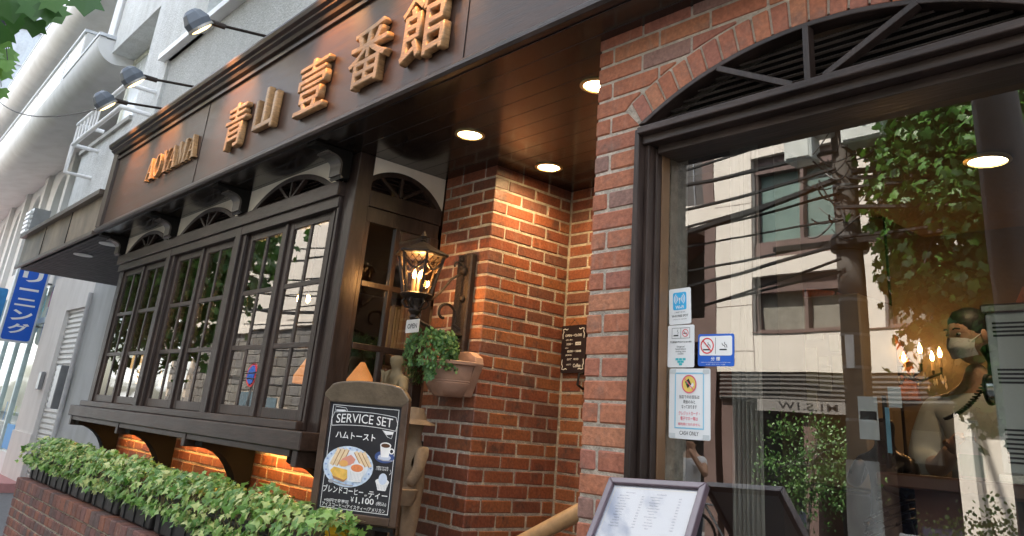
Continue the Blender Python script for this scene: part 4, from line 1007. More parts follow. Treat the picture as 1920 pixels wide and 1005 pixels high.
for q in range(3):
    x = .190+q*.020; flat(cbd, 'sandwich_print', BRD, [(x, .292), (x+.014, .300), (x+.056, .240), (x+.044, .234)], zt+.0015+q*.0004, .0003)
    flat(cbd, 'sandwich_crust_print', CRU, [(x-.003, .290), (x, .292), (x+.044, .234), (x+.041, .232)], zt+.0017+q*.0004, .0003)
flat(cbd, 'ham_print', HAM, [(.115, .236), (.135, .262), (.175, .280), (.2, .262), (.19, .24), (.15, .228)], zt+.003, .0003)
flat(cbd, 'fruit_print', P('orange_fruit_print', (.80,.42,.12), .6), ell(.143, .240, .022, .014), zt+.0033, .0003)
flat(cbd, 'egg_toast_print', EGG, [(.078, .205), (.095, .222), (.165, .214), (.170, .180), (.155, .166), (.1, .178)], zt+.0036, .0003)
flat(cbd, 'toast_shadow_print', CRU, [(.092, .184), (.155, .170), (.170, .180), (.168, .174), (.153, .161), (.1, .172)], zt+.0038, .0003)
flat(cbd, 'cup_print', P('ribbed_cup_print', (.86,.86,.84), .6), [(.176, .226), (.252, .226), (.242, .168), (.19, .166)], zt+.0042, .0003)
for q in range(9): flat(cbd, 'cup_rib_print', P('grey_rib_print', (.45,.47,.5), .6), rect(.184+q*.0072, .1855+q*.0072, .172, .214), zt+.0046, .0002)
flat(cbd, 'cup_rim_print', P('ribbed_cup_print', (.86,.86,.84), .6), ell(.214, .226, .039, .022), zt+.0049, .0003)
flat(cbd, 'soup_print', P('soup_print', (.78,.25,.09), .5, var=.15, vs=80), ell(.214, .226, .031, .016), zt+.0053, .0003)
stroke([(.085, .160), (.11, .158), (.16, .150), (.205, .150)], .005, P('spoon_print', (.4,.4,.42), .4), zt+.004, 'spoon_print')
flat(cbd, 'spoon_bowl_print', P('spoon_print', (.4,.4,.42), .4), ell(.09, .16, .014, .008), zt+.005, .0003)
# coffee cup and boiled egg
flat(cbd, 'saucer_print', P('navy_saucer_print', (.05,.09,.25), .5), ell(.342, .285, .049, .026), zt, .0005)
flat(cbd, 'saucer_rim_print', P('pale_saucer_print', (.55,.6,.7), .5), ell(.342, .283, .032, .014), zt+.0007, .0003)
flat(cbd, 'coffee_cup_print', P('ribbed_cup_print', (.86,.86,.84), .6), [(.315, .335), (.370, .335), (.362, .285), (.325, .283)], zt+.0012, .0003)
flat(cbd, 'coffee_cup_rim_print', P('ribbed_cup_print', (.86,.86,.84), .6), ell(.3425, .335, .0275, .013), zt+.0016, .0003)
flat(cbd, 'coffee_print', P('coffee_print', (.10,.045,.02), .4), ell(.3425, .334, .022, .009), zt+.002, .0003)
ring(cbd, 'cup_handle_print', P('ribbed_cup_print', (.86,.86,.84), .6), .375, .312, .013, .008, zt+.0014, .0003, n=16)
stroke([(.31, .276), (.34, .27), (.385, .272)], .004, P('spoon_print', (.4,.4,.42), .4), zt+.0022, 'spoon_print')
text('※無料でゆで卵\nご用意できます', .338, .236, zt+.0006, WHITEP, cbd, width=.062, height=.018, offset=.01)
stroke([(.378, .234), (.384, .222), (.376, .212)], .0018)
flat(cbd, 'egg_cup_print', P('ribbed_cup_print', (.86,.86,.84), .6), [(.312, .180), (.378, .180), (.365, .143), (.326, .143)], zt, .0005)
for q in range(7): flat(cbd, 'cup_rib_print', P('grey_rib_print', (.45,.47,.5), .6), rect(.323+q*.0074, .3245+q*.0074, .147, .172), zt+.0007, .0002)
flat(cbd, 'egg_cup_rim_print', P('ribbed_cup_print', (.86,.86,.84), .6), ell(.345, .180, .034, .014), zt+.0009, .0003)
flat(cbd, 'boiled_egg_print', P('pale_egg_print', (.62,.70,.82), .5, var=.08, vs=60), ell(.347, .192, .021, .024), zt+.0013, .0003)
text('ブレンドコーヒー', .155, .127, zt+.0006, WHITEP, cbd, width=.205, height=.031, offset=.012)
text('or', .272, .115, zt+.0006, WHITEP, cbd, width=.013, offset=.02)
text('ティー', .331, .121, zt+.0006, WHITEP, cbd, width=.095, height=.029, offset=.012)
text('￥', .207, .092, zt+.0006, WHITEP, cbd, width=.016, height=.022, offset=.014)
text('1,100', .270, .0905, zt+.0006, WHITEP, cbd, width=.090, height=.029, offset=.012)
text('(税込)', .352, .0875, zt+.0006, WHITEP, cbd, width=.050, height=.018, offset=.008)
text('+50円で変更可', .128, .0785, zt+.0006, WHITEP, cbd, width=.125, height=.0165, offset=.01)
text('アイスコーヒー/アイスティー/アメリカン', .216, .0598, zt+.0006, WHITEP, cbd, width=.318, height=.0175, offset=.008)
# ledge the board stands on
yc = thing('yellow_crate', 'bright yellow ribbed plastic crate under the chalkboard', 'crate', (-3.35, 2.1, PZ))
m2 = frame_mat(O+V(.0, 0, -.003), ex, V(0, 0, 1))
b = MB(); b.cbox(.09, .20, -.062, -.002, -.12, -.012, .004).xf(m2); child(b, 'body', YELLOW, yc)
b = MB()
for q in range(6): b.cbox(.088+q*.019, .104+q*.019, -.020, -.001, -.014, -.003, .002)
b.xf(m2); child(b, 'rim_lug', YELLOW, yc)
b = MB(); b.cbox(.09, .22, -.26, -.064, -.12, -.014, .004).xf(m2); child(b, 'lower_body', YELLOW, yc)
st_ = thing('black_stand', 'black metal stand carrying the chalkboard beside the planter', 'stand', (-3.35, 2.1, PZ))
b = MB()
for xx in (.24, .40): b.box(xx, xx+.02, PZ-O.z-.7, -.004, -.05, -.03)
b.box(.02, .42, -.02, -.004, -.05, -.02); b.xf(m2); child(b, 'legs', BLACK, st_)

# ---------------------------------------------------------------- skinned figures
def skin_fig(name, J, E, Rr, m, parent, levels=2, root=0):
    me = bpy.data.meshes.new(name); me.from_pydata([tuple(v) for v in J], E, []); o = bpy.data.objects.new(name, me); COL.objects.link(o)
    sk = o.modifiers.new('skin', 'SKIN'); sk.use_smooth_shade = True; sk.branch_smoothing = .6
    lay = me.skin_vertices[0].data
    for i, r_ in enumerate(Rr): lay[i].radius = (r_, r_) if not isinstance(r_, tuple) else r_; lay[i].use_root = (i == root)
    sb = o.modifiers.new('sub', 'SUBSURF'); sb.levels = levels; sb.render_levels = levels
    dg = bpy.context.evaluated_depsgraph_get(); dg.update(); m2_ = bpy.data.meshes.new_from_object(o.evaluated_get(dg), depsgraph=dg)
    o.modifiers.clear(); o.data = m2_; m2_.materials.clear(); m2_.materials.append(m)
    for p in m2_.polygons: p.use_smooth = True
    if parent: o.parent = parent; o.matrix_parent_inverse = pinv(parent)
    return o
# stone child with straw hat behind the board
sc = thing('stone_child_statue', 'weathered tan stone statue of a child in a brimmed hat behind the chalkboard', 'statue', (-3.52, 2.52, G))
cx_, cy_ = -3.545, 2.50
def sp(dx, dy, z): return V(cx_+dx, cy_+dy, z)
child(MB().cbox(cx_-.16, cx_+.16, cy_-.14, cy_+.14, G, -.70, .01), 'pedestal', STONEF, sc)
J_ = [sp(0,0,-.32), sp(0,.0,-.22), sp(0,0,-.10), sp(0,0,-.06), sp(0,-.01,-.01), sp(.0,-.01,.05),
      sp(-.09,0,-.10), sp(-.13,-.03,-.2), sp(-.1,-.09,-.27), sp(.09,-.01,-.105), sp(.125,-.04,-.20), sp(.11,-.08,-.28),
      sp(-.055,0,-.36), sp(-.06,-.01,-.50), sp(-.06,0,-.62), sp(-.06,-.04,-.68), sp(.055,0,-.36), sp(.06,-.02,-.50), sp(.06,0,-.62), sp(.06,-.04,-.68)]
E_ = [(0,1),(1,2),(2,3),(3,4),(4,5),(2,6),(6,7),(7,8),(2,9),(9,10),(10,11),(0,12),(12,13),(13,14),(14,15),(0,16),(16,17),(17,18),(18,19)]
R_ = [.085,.078,.07,.03,.055,.06,.035,.03,.028,.035,.032,.03,.055,.042,.032,.028,.055,.042,.032,.028]
skin_fig('body', J_, E_, R_, STONEF, sc)
b = MB(); b.lathe([(.001, .10), (.05, .095), (.065, .06), (.07, .04), (.115, .022), (.12, .015), (.06, .018)], (cx_, cy_-.02, -.005), 20); child(b, 'hat', STONEF, sc, smooth=True)
b = MB(); b.ball((cx_, cy_-.065, .0), (.012, .015, .016)); b.ball((cx_-.02, cy_-.06, .018), .007, 8, 4); b.ball((cx_+.02, cy_-.06, .018), .007, 8, 4); child(b, 'face', STONEF, sc, smooth=True)
b = MB(); b.lathe([(.06, 0), (.075, .03), (.08, .07), (.07, .075), (.06, .05)], (cx_+.10, cy_-.11, -.36), 14); child(b, 'basket', STONEF, sc, smooth=True)
# clay figure in the corner window
cf_ = thing('clay_boy_statue', 'ochre clay statue of a boy in an open collared shirt above the chalkboard', 'statue', (-3.75, 2.58, .1))
cx_, cy_ = -3.74, 2.47
J_ = [sp(0,0,.06), sp(0,0,.16), sp(0,0,.245), sp(0,0,.28), sp(.0,-.005,.32), sp(0,-.005,.36), sp(-.075,0,.235), sp(-.10,-.01,.17), sp(-.08,-.05,.11), sp(.075,0,.235), sp(.10,-.01,.17), sp(.085,-.05,.11), sp(-.035,0,0), sp(-.04,0,-.12), sp(-.04,0,-.25), sp(.035,0,0), sp(.04,0,-.12), sp(.04,0,-.25)]
E_ = [(0,1),(1,2),(2,3),(3,4),(4,5),(2,6),(6,7),(7,8),(2,9),(9,10),(10,11),(0,12),(12,13),(13,14),(0,15),(15,16),(16,17)]
R_ = [.06,.062,.055,.024,.046,.046,.032,.028,.022,.032,.028,.022,.045,.035,.03,.045,.035,.03]
skin_fig('body', J_, E_, R_, CLAY, cf_)
b = MB(); b.ball((cx_, cy_-.038, .335), (.007, .01, .01), 8, 4); child(b, 'nose', CLAY, cf_, smooth=True)
b = MB(); b.prism([(cx_-.045, .275), (cx_-.01, .20), (cx_, .26)], 'y', cy_-.075, cy_-.06); b.prism([(cx_+.045, .275), (cx_, .26), (cx_+.01, .20)], 'y', cy_-.075, cy_-.06); child(b, 'collar', CLAY, cf_)
child(MB().cbox(cx_-.1, cx_+.1, cy_-.08, cy_+.08, G, -.27, .006), 'plinth', BLACK, cf_)

# ---------------------------------------------------------------- lantern on its plaque
lp = thing('wall_lantern', 'lit bronze wall lantern with scrollwork on a dark wooden plaque', 'lantern', (-3.6, 2.79, .3))
b = MB(); b.cbox(-3.668, -3.535, 2.745, 2.79, .335, .965, .008); child(b, 'plaque', P('dark_carved_plaque', (.028,.018,.013), .55, var=.5, vs=14, bump=.8, bs=40), lp)
LX, LY = -3.595, 2.44
def hexr(rad, z, n=6, ph=pi/6+.15): return [(LX+rad*cos(2*pi*i/n+ph), LY+rad*sin(2*pi*i/n+ph), z) for i in range(n)]
zb_, zt_ = .680, .885; rb, rt = .080, .128
b = MB(); lo_, hi_ = hexr(rb, zb_), hexr(rt, zt_)
for i in range(6): child(MB().bar(lo_[i], hi_[i], .014, .014, up=(LX-lo_[i][0], LY-lo_[i][1], 0)), 'corner_bar', IRON, lp)
for i in range(6):
    j = (i+1) % 6; s = .97
    q = [V(*lo_[i]), V(*lo_[j]), V(*hi_[j]), V(*hi_[i])]; cc = V(LX, LY, .78); q2 = [cc+(p-cc)*.96 for p in q]
    child(MB().add([tuple(p*1) for p in [cc+(p-cc)*.975 for p in q]]+[tuple(p) for p in q2], [(0,1,2,3),(7,6,5,4),(0,4,5,1),(1,5,6,2),(2,6,7,3),(3,7,4,0)]), 'glass_panel', GLASSL, lp)
    # lattice and swag in the top of each panel
    b = MB(); 
    def on(u, v): 
        a = q[0].lerp(q[1], u); d = q[3].lerp(q[2], u); return a.lerp(d, v)
    for u in (.2, .5, .8): b.tube([on(max(0, u-.2), .72), on(min(1, u+.2), .98)], .0018, 4); b.tube([on(min(1, u+.2), .72), on(max(0, u-.2), .98)], .0018, 4)
    b.tube([on(u/8, .86-.24*sin(pi*u/8)) for u in range(9)], .006, 5)
    child(b, 'panel_swag', IRON, lp)
b = MB(); b.lathe([(.136, 0), (.154, .004), (.156, .014), (.125, .030), (.07, .055), (.026, .078), (.012, .085)], (LX, LY, .885), 6, phase=pi/6+.15); child(b, 'roof', IRON, lp, bev=.002)
b = MB(); b.lathe([(.012, 0), (.018, .008), (.010, .016), (.020, .032), (.012, .046), (.004, .062), (.001, .066)], (LX, LY, .968), 12); child(b, 'finial', IRON, lp, smooth=True)
b = MB(); b.lathe([(.086, .680), (.095, .672), (.088, .660), (.058, .650), (.052, .636), (.036, .62), (.03, .60), (.038, .585), (.020, .565), (.026, .55), (.012, .53), (.001, .515)], (LX, LY, 0), 12); child(b, 'base', IRON, lp, smooth=True)
def spiral(c, r0, r1, a0_, a1_, n=18): return [V(c[0], c[1]+(r0+(r1-r0)*i/n)*cos(a0_+(a1_-a0_)*i/n), c[2]+(r0+(r1-r0)*i/n)*sin(a0_+(a1_-a0_)*i/n)) for i in range(n+1)]
for a in range(6):
    t = a*pi/3; b = MB(); b.tube([(LX+.055*cos(t), LY+.055*sin(t), .66), (LX+.075*cos(t), LY+.075*sin(t), .63), (LX+.055*cos(t), LY+.055*sin(t), .605), (LX+.03*cos(t), LY+.03*sin(t), .60)], [.008,.007,.006,.005], 6); child(b, 'leaf_scroll', IRON, lp, smooth=True)
b = MB(); b.tube([(LX, LY, .55), (LX, 2.60, .50), (LX+.01, 2.745, .49)], .011, 8); child(b, 'bracket_arm', IRON, lp, smooth=True)
b = MB(); b.tube([(LX+.02, 2.745, .53)]+[tuple(p) for p in spiral((LX+.0, 2.64, .60), .085, .02, -.6, 4.6)], .008, 7); child(b, 'bracket_scroll', IRON, lp, smooth=True)
b = MB(); b.tube([(LX, 2.745, .86), (LX, 2.66, .80), (LX, 2.60, .72), (LX, 2.54, .665), (LX, 2.50, .66)], .007, 6); b.tube([tuple(p) for p in spiral((LX, 2.69, .88), .045, .012, -1.2, 3.4)], .006, 6); child(b, 'upper_scroll', IRON, lp, smooth=True)
b = MB(); b.lathe([(.03, 0), (.036, .006), (.02, .02)], (LX+.01, 2.745, .49), 12); child(b, 'bracket_base', IRON, lp, smooth=True)
for bx_, bz_, br_ in ((.01, .86, .025), (.02, .70, .02), (-.02, .93, .015)): child(MB().ball((LX+bx_, 2.738, bz_), br_), 'plaque_boss', IRON, lp, smooth=True)
for dx, dy in ((.025, .0), (-.02, .018), (-.012, -.024)):
    child(MB().lathe([(.010, 0), (.010, .07), (.007, .072)], (LX+dx, LY+dy, .69), 10), 'candle_tube', P('cream_candle_tube', (.7,.5,.28), .5), lp, smooth=True)
    child(MB().lathe([(.006, 0), (.011, .012), (.010, .024), (.004, .042), (.001, .048)], (LX+dx, LY+dy, .763), 10), 'bulb', BULB, lp, smooth=True)
li = bpy.data.lights.new('lantern_bulb', 'POINT'); li.energy = 2.4; li.color = (1, .56, .22); li.shadow_soft_size = .02
lo = bpy.data.objects.new('lantern_bulb', li); COL.objects.link(lo); lo.parent = lp; lo.matrix_parent_inverse = pinv(lp); lo.location = (LX, LY, .80)
# OPEN plate
m = frame_mat((-3.535, 2.395, .497), (1, 0, .02), (0, 0, 1))
op = thing('open_plate', 'small white OPEN plate hanging under the wall lantern', 'sign', mat=m)
MB().prism(rrect(-.060, .060, -.034, .034, .004), 'z', -.003, 0).build('plate', P('aged_white_plate', (.6,.58,.54), .5, dirt=.3), op); text('OPEN', 0, 0, .0006, BLKP, op, width=.086, height=.026, offset=.022)
MB().tube([(-.03, .034, -.002), (0, .06, -.002), (.03, .034, -.002)], .0012, 4).build('hanging_wire', BLACK, op)
# hanging pot
pt_ = thing('hanging_flower_pot', 'terracotta wall pot with ribbed band hanging under the lantern', 'flower pot', (-3.56, 2.79, .2))
prof = [(.04, .165), (.085, .165), (.118, .20), (.135, .228), (.137, .233), (.134, .237), (.139, .243), (.137, .248), (.142, .254), (.150, .31), (.155, .325), (.178, .328), (.180, .342), (.176, .346), (.150, .346), (.145, .33)]
b = MB(); b.lathe(prof, (-3.565, 2.72, 0), 32, a0=pi, a1=2*pi, sx=1.12, sy=1.05); 
child(b, 'bowl', TERRA, pt_, smooth=True)
b = MB(); b.prism([(-3.68, .17), (-3.46, .17), (-3.38, .34), (-3.39, .375), (-3.45, .405), (-3.68, .405), (-3.74, .375), (-3.75, .34)], 'y', 2.725, 2.782); child(b, 'back', TERRA, pt_, bev=.004)
pl_ = thing('pot_plant', 'bushy green trailing plant growing in the hanging terracotta pot', 'plant', (-3.6, 2.66, .35))
sing = []
Vv, Ff, SH = [], [], []
for q in range(430):
    a = rl.uniform(0, 2*pi); e = rl.uniform(-.2, 1); rr_ = rl.uniform(.5, 1)**.5
    x = -3.60+.205*cos(a)*rr_*cos(e*.9); y = 2.60+.13*sin(a)*rr_*cos(e*.9)-.02; z = .345+.155*sin(e*1.4)*rr_+mnoise.noise(V(x*14, y*14, 2))*.03
    if x < -3.68 and rl.random() < .6: z = .345-rl.random()*.12; y = 2.55+rl.random()*.08
    if rl.random() < .08: x, y, z = -3.50+rl.uniform(-.05, .04), 2.52, .31-rl.random()*.07
    c = V(x, y, z); outd = (c-V(-3.6, 2.62, .30)).normalized()
    for w in range(4):
        aa = w*pi/2+rl.random(); up = V(cos(aa), -.3+rl.uniform(-.2, .2), sin(aa))
        tgt = (c+up*.006, rl.uniform(.016, .027), up, outd+V(0, -.8, .3), rl.random()**1.3)
        if len(sing) < 170 and outd.y < -.1 and w < 2: sing.append(tgt)
        else: add_leaf(Vv, Ff, SH, *tgt[:1], tgt[1], tgt[2], tgt[3], 'oval', tgt[4])
o = bpy.data.objects.new('foliage', leaf_mesh(Vv, Ff, SH, POTL, 'foliage')); COL.objects.link(o); o.parent = pl_; o.matrix_parent_inverse = pinv(pl_); o['kind'] = 'stuff'
for (c, s, up, nrm, shd) in sing:
    v2, f2, s2 = [], [], []; add_leaf(v2, f2, s2, V(0, 0, 0), s, up, nrm, 'oval', shd)
    o = bpy.data.objects.new('leaf', leaf_mesh(v2, f2, s2, POTL, 'leaf')); COL.objects.link(o); o.parent = pl_; o.matrix_parent_inverse = pinv(pl_); o.location = c
b = MB()
for q in range(10):
    x = -3.6+rl.uniform(-.12, .08); b.tube([(-3.58, 2.64, .33), (x, 2.60, .40), (x-.03, 2.56, .36)], .002, 4)
b.tube([(-3.72, 2.56, .34), (-3.75, 2.55, .27), (-3.76, 2.55, .20)], .0015, 4); child(b, 'stems', P('green_stem', (.1,.16,.05), .7), pl_)

# ---------------------------------------------------------------- opening hours board
m = frame_mat((-3.33, 3.405, .506), (1, 0, .02), (0, 0, 1))
oh = thing('opening_hours_board', 'black opening hours board with white lettering hung on the alcove back wall', 'sign', mat=m)
MB().prism(rrect(-.098, .098, -.137, .137, .012), 'z', -.012, 0).build('board', P('black_hours_board', (.02,.012,.015), .5), oh)
for s_, x, y, w, h in (('OPEN－CLOSE', .0, .078, .135, .014), ('(月~金)', -.035, .052, .052, .011), ('10:00－', -.028, .028, .05, .013), ('(土)', -.052, .006, .024, .011), ('10:00－18:00', .01, -.014, .11, .013), ('(定休日)', -.035, -.036, .05, .011), ('日曜  祝日', .0, -.060, .09, .012), ('HOT!', -.03, -.090, .036, .009), ('Coffee', .035, -.096, .06, .02)):
    text(s_, x, y, .0006, WHITEP, oh, width=w, height=h, offset=.016)
flat(oh, 'price_sticker', PAPER, rect(.018, .062, .020, .038), .0005, .0006); text('18:00', .04, .029, .0017, BLKP, oh, width=.036, height=.01)
def scr(pts, w=.003): stroke(pts, w, WHITEP, .0006, 'chalk_scroll', oh)
for sx, sy in ((-1, 1), (1, 1), (-1, -1), (1, -1)):
    scr([(sx*.085, sy*.06), (sx*.088, sy*.085), (sx*.08, sy*.1), (sx*.086, sy*.115), (sx*.07, sy*.118), (sx*.055, sy*.112), (sx*.045, sy*.118)], .005)
MB().tube([(-.04, .137, -.004), (0, .168, -.004), (.04, .137, -.004)], .0012, 4).build('hanging_wire', BLACK, oh)
MB().ball((0, .168, -.004), .004, 8, 4).build('nail', BLACK, oh)

# handrail at the steps
hr = thing('wooden_handrail', 'pale varnished round wooden handrail rising behind the right brick pillar', 'handrail', (-2.6, 2.8, -.4))
child(MB().tube([(-3.25, 2.8, -.59), (-2.93, 2.8, -.435), (-2.3, 2.8, -.13)], .036, 16), 'rail', P('varnished_pale_wood', (.55,.34,.17), .35, var=.2, vs=14, coat=.3), hr, smooth=True)
for x, z in ((-3.05, -.50), (-2.4, -.2)): child(MB().tube([(x, 2.8, z), (x, 2.8, G)], .018, 10), 'post', BLACK, hr, smooth=True)
# hook under the hours board
hk = thing('black_wall_hook', 'small black hook handle fixed on the alcove wall below the hours board', 'hook', (-3.25, 3.4, .33))
child(MB().tube([(-3.245, 3.42, .37), (-3.245, 3.38, .36), (-3.25, 3.375, .30), (-3.245, 3.42, .28)], .008, 7), 'hook', BLACK, hk, smooth=True)

# ---------------------------------------------------------------- menu on its stand
ex, ey = V(.988, .148, .048), V(-.128, .597, .792)
m = frame_mat(V(-1.685, 1.910, -.0946), ex, ey)   # origin at the top left corner
mn = thing('framed_menu_stand', 'tilted framed menu page under shiny cover in a plum coloured frame', 'menu stand', mat=m)
MWd, MH, fr = .314, .40, .0195
MB().prism([(0, -MH), (fr, -MH+fr), (fr, -fr), (0, 0)], 'z', -.02, .006).build('frame_side', PURPLEF, mn, bev=.003)
MB().prism([(MWd, 0), (MWd-fr, -fr), (MWd-fr, -MH+fr), (MWd, -MH)], 'z', -.02, .006).build('frame_side', PURPLEF, mn, bev=.003)
MB().prism([(0, 0), (fr, -fr), (MWd-fr, -fr), (MWd, 0)], 'z', -.02, .006).build('frame_top', PURPLEF, mn, bev=.003)
MB().prism([(0, -MH), (MWd, -MH), (MWd-fr, -MH+fr), (fr, -MH+fr)], 'z', -.02, .006).build('frame_bottom', PURPLEF, mn, bev=.003)
MB().prism(rect(fr-.002, MWd-fr+.002, -MH+fr-.002, -fr+.002), 'z', -.012, -.006).build('page', P('menu_page_paper', (.30,.31,.35), .6, var=.02), mn)
MB().prism(rect(fr-.001, MWd-fr+.001, -MH+fr-.001, -fr+.001), 'z', -.004, -.0035).build('cover', GLASSM, mn)
stroke([(fr+.010, -fr-.008), (MWd-fr-.010, -fr-.008)], .0008, P('gold_print', (.5,.4,.2), .5), -.006, 'border_print', mn); stroke([(fr+.010, -fr-.008), (fr+.010, -MH+.03)], .0008, P('gold_print', (.5,.4,.2), .5), -.006, 'border_print', mn)
GP = P('grey_menu_print', (.03,.03,.05), .6)
L1 = ['Blend Coffee', 'American Coffee', 'Espresso', 'Cafe au Lait', 'Vienna Coffee', 'Iced Coffee', 'Milk Tea', 'Lemon Tea', 'Cocoa', 'Orange Juice', 'Ham Toast', 'Cheese Toast']
L2 = ['Mixed Sandwich', 'Egg Sandwich', 'Ham Sandwich', 'Pizza Toast', 'Cinnamon Toast', 'Cheese Cake', 'Apple Pie', 'Chocolate Cake', 'Pudding', 'Ice Cream', 'Cream Soda', 'Beer']
text('Beverage', .085, -.042, -.0052, GP, mn, width=.030, height=.0045); text('Sandwich', .185, -.042, -.0052, GP, mn, width=.030, height=.0045)
for q in range(12):
    y = -.052-q*.0088
    text(L1[q], .067, y, -.0052, GP, mn, height=.0042, name='menu_line'); text('%d' % (500+q*50), .128, y, -.0052, GP, mn, height=.004, name='menu_line')
    text(L2[q], .172, y, -.0052, GP, mn, height=.0042, name='menu_line'); text('%d' % (650+q*50), .246, y, -.0052, GP, mn, height=.004, name='menu_line')
b = MB(); b.tube([(MWd/2, -MH*.6, -.03), (MWd/2, -MH*.6-.2, -.10)], .012, 8); b.build('bracket', BLACK, mn)
bpost = MB().tube([(-1.50, 1.66, -.38), (-1.50, 1.68, G)], .018, 10); child(bpost, 'post', BLACK, mn, smooth=True)
child(MB().lathe([(.16, 0), (.16, .015), (.02, .03)], (-1.50, 1.68, G), 20), 'foot', BLACK, mn)
# ---------------------------------------------------------------- stickers on the glass
YS = 2.1485
def sticker(name, label, x0, x1, z0, z1, rot=0, mat_=PAPER, cat='sticker'):
    m = frame_mat(((x0+x1)/2, YS, (z0+z1)/2), (cos(rot), 0, sin(rot)), (0, 0, 1)); t = thing(name, label, cat, mat=m)
    w, h = (x1-x0)/2, (z1-z0)/2; MB().prism(rrect(-w, w, -h, h, .006), 'z', -.0012, 0).build('card', mat_, t); return t, w, h
t, w, h = sticker('wifi_sticker', 'white sticker with blue wireless signal square, topmost on the window', -1.662, -1.574, .389, .508, .03)
MB().prism(rrect(-.027, .027, -.012, .046, .006), 'z', .0004, .001).build('blue_square_print', SKYB, t)
text('Wi-Fi', 0, -.003, .0012, WHITEP, t, width=.034, height=.011, offset=.02)
for r_ in (.008, .014, .020):
    for s in (0, pi): ring(t, 'wave_print', WHITEP, 0, .024, r_+.0025, r_, .0012, .0003, n=10, a0=s-.85, a1=s+.85)
ring(t, 'wave_dot_print', WHITEP, 0, .024, .004, .0001, .0012, .0003, n=10)
flat(t, 'wave_mast_print', WHITEP, rect(-.001, .001, .008, .024), .0012, .0003)
text('ご利用できます', 0, -.020, .0006, BLKP, t, width=.045, height=.005); text('Wi-Fi FREE SPOT', 0, -.032, .0006, BLKP, t, width=.066, height=.0075, offset=.012); text('このステッカーのある店で', 0, -.043, .0006, BLKP, t, width=.055, height=.004)
t, w, h = sticker('smoking_room_notice', 'white notice about a designated smoking room with small aqua emblem under the wireless sticker', -1.665, -1.560, .251, .386, .0)
for p in (rect(-.036, .036, .0575, .0585), rect(-.036, .036, .0245, .0255), rect(-.036, -.035, .0255, .0575), rect(.035, .036, .0255, .0575), rect(-.0005, .0005, .0255, .0575)): flat(t, 'outline_print', BLKP, p, .0004, .0004)
flat(t, 'cigarette_print', BLKP, rect(-.029, -.010, .032, .036), .0004, .0004); stroke([(-.012, .038), (-.010, .044), (-.014, .048), (-.011, .053)], .0016, BLKP, .0006, 'smoke_print', t)
ring(t, 'ban_ring_print', REDP, .018, .0415, .0125, .0105, .0005, .0004, n=20); stroke([(.010, .050), (.026, .033)], .002, REDP, .001, 'ban_bar_print', t); flat(t, 'cigarette_print', BLKP, rect(.010, .024, .039, .042), .0004, .0004)
text('喫煙専用室で喫煙をするための場所', 0, .013, .0006, BLKP, t, width=.085, height=.0065, offset=.012)
text('Designated\nheated tobacco\nsmoking room\navailable', 0, -.013, .0006, BLKP, t, width=.042, height=.028)
for x, z in ((-.014, -.042), (0, -.042), (.014, -.042), (-.0065, -.050), (.0065, -.050), (0, -.058)): flat(t, 'emblem_print', P('aqua_print', (.06,.5,.55), .5), rect(x-.006, x+.006, z-.0035, z+.0035), .0004, .0004)
t, w, h = sticker('smoking_area_sticker', 'dark blue sticker with two smoking pictograms beside the white notices', -1.545, -1.412, .254, .353, -.01, BLUEP)
MB().prism(rrect(-.060, .060, -.017, .043, .006), 'z', .0004, .001).build('white_panel_print', WHITEP, t)
flat(t, 'divider_print', BLKP, rect(-.0006, .0006, -.012, .038), .0012, .0003)
ring(t, 'ban_ring_print', REDP, -.031, .013, .025, .021, .0013, .0004, n=26); stroke([(-.047, .030), (-.015, -.004)], .0035, REDP, .0022, 'ban_bar_print', t)
for cx in (-.031, .030):
    flat(t, 'cigarette_print', BLKP, rect(cx-.015, cx+.011, -.001, .003), .0013, .0003)
    stroke([(cx+.006, .007), (cx+.003, .013), (cx-.004, .015), (cx-.006, .021)], .0022, BLKP, .0014, 'smoke_print', t); stroke([(cx+.012, .007), (cx+.011, .014), (cx+.004, .018), (cx+.003, .024)], .0022, BLKP, .0014, 'smoke_print', t)
text('分 煙', 0, -.027, .0012, WHITEP, t, width=.034, height=.012, offset=.02); text('Separate smoking and non-smoking areas', 0, -.038, .0012, WHITEP, t, width=.108, height=.0035); text('分煙 / 금연 분리 / 分烟', 0, -.044, .0012, WHITEP, t, width=.07, height=.003)
t, w, h = sticker('cash_only_notice', 'white cash only notice with light blue border and crossed out card picture', -1.656, -1.499, .033, .247, 0, PAPER, 'notice')
for p in (rect(-.056, .056, .0905, .0945), rect(-.056, .056, -.0765, -.0725), rect(-.056, -.052, -.0725, .0905), rect(.052, .056, -.0725, .0905)): flat(t, 'border_print', PALEB, p, .0004, .0004)
flat(t, 'yellow_disc_print', YELP, ell(0, .059, .025, .025), .0004, .0004)
flat(t, 'wallet_print', BLKP, [(-.016, .066), (-.002, .076), (.008, .058), (-.006, .046)], .001, .0003); flat(t, 'phone_print', PAPER, [(.002, .052), (.014, .064), (.018, .055), (.006, .045)], .001, .0003)
flat(t, 'note_print', GREENP, [(-.012, .064), (-.006, .068), (-.003, .062), (-.009, .058)], .0014, .0003)
ring(t, 'ban_ring_print', PINKP, 0, .059, .0285, .0245, .0018, .0004, n=28); stroke([(-.018, .077), (.018, .041)], .003, PINKP, .0026, 'ban_bar_print', t)
for i, s_ in enumerate(('当店でのお支払は', '現金のみと', 'なっております')): text(s_, 0, .020-i*.015, .0006, BLKP, t, width=(.078, .046, .058)[i], height=.011, offset=.008)
for i, s_ in enumerate(('クレジットカード・', '電子マネー等は', '御利用になれません')): text(s_, 0, -.030-i*.0155, .0006, PINKP, t, width=(.080, .066, .084)[i], height=.012, offset=.012)
text('CASH ONLY', 0, -.089, .0006, BLKP, t, width=.072, height=.012, offset=.004)
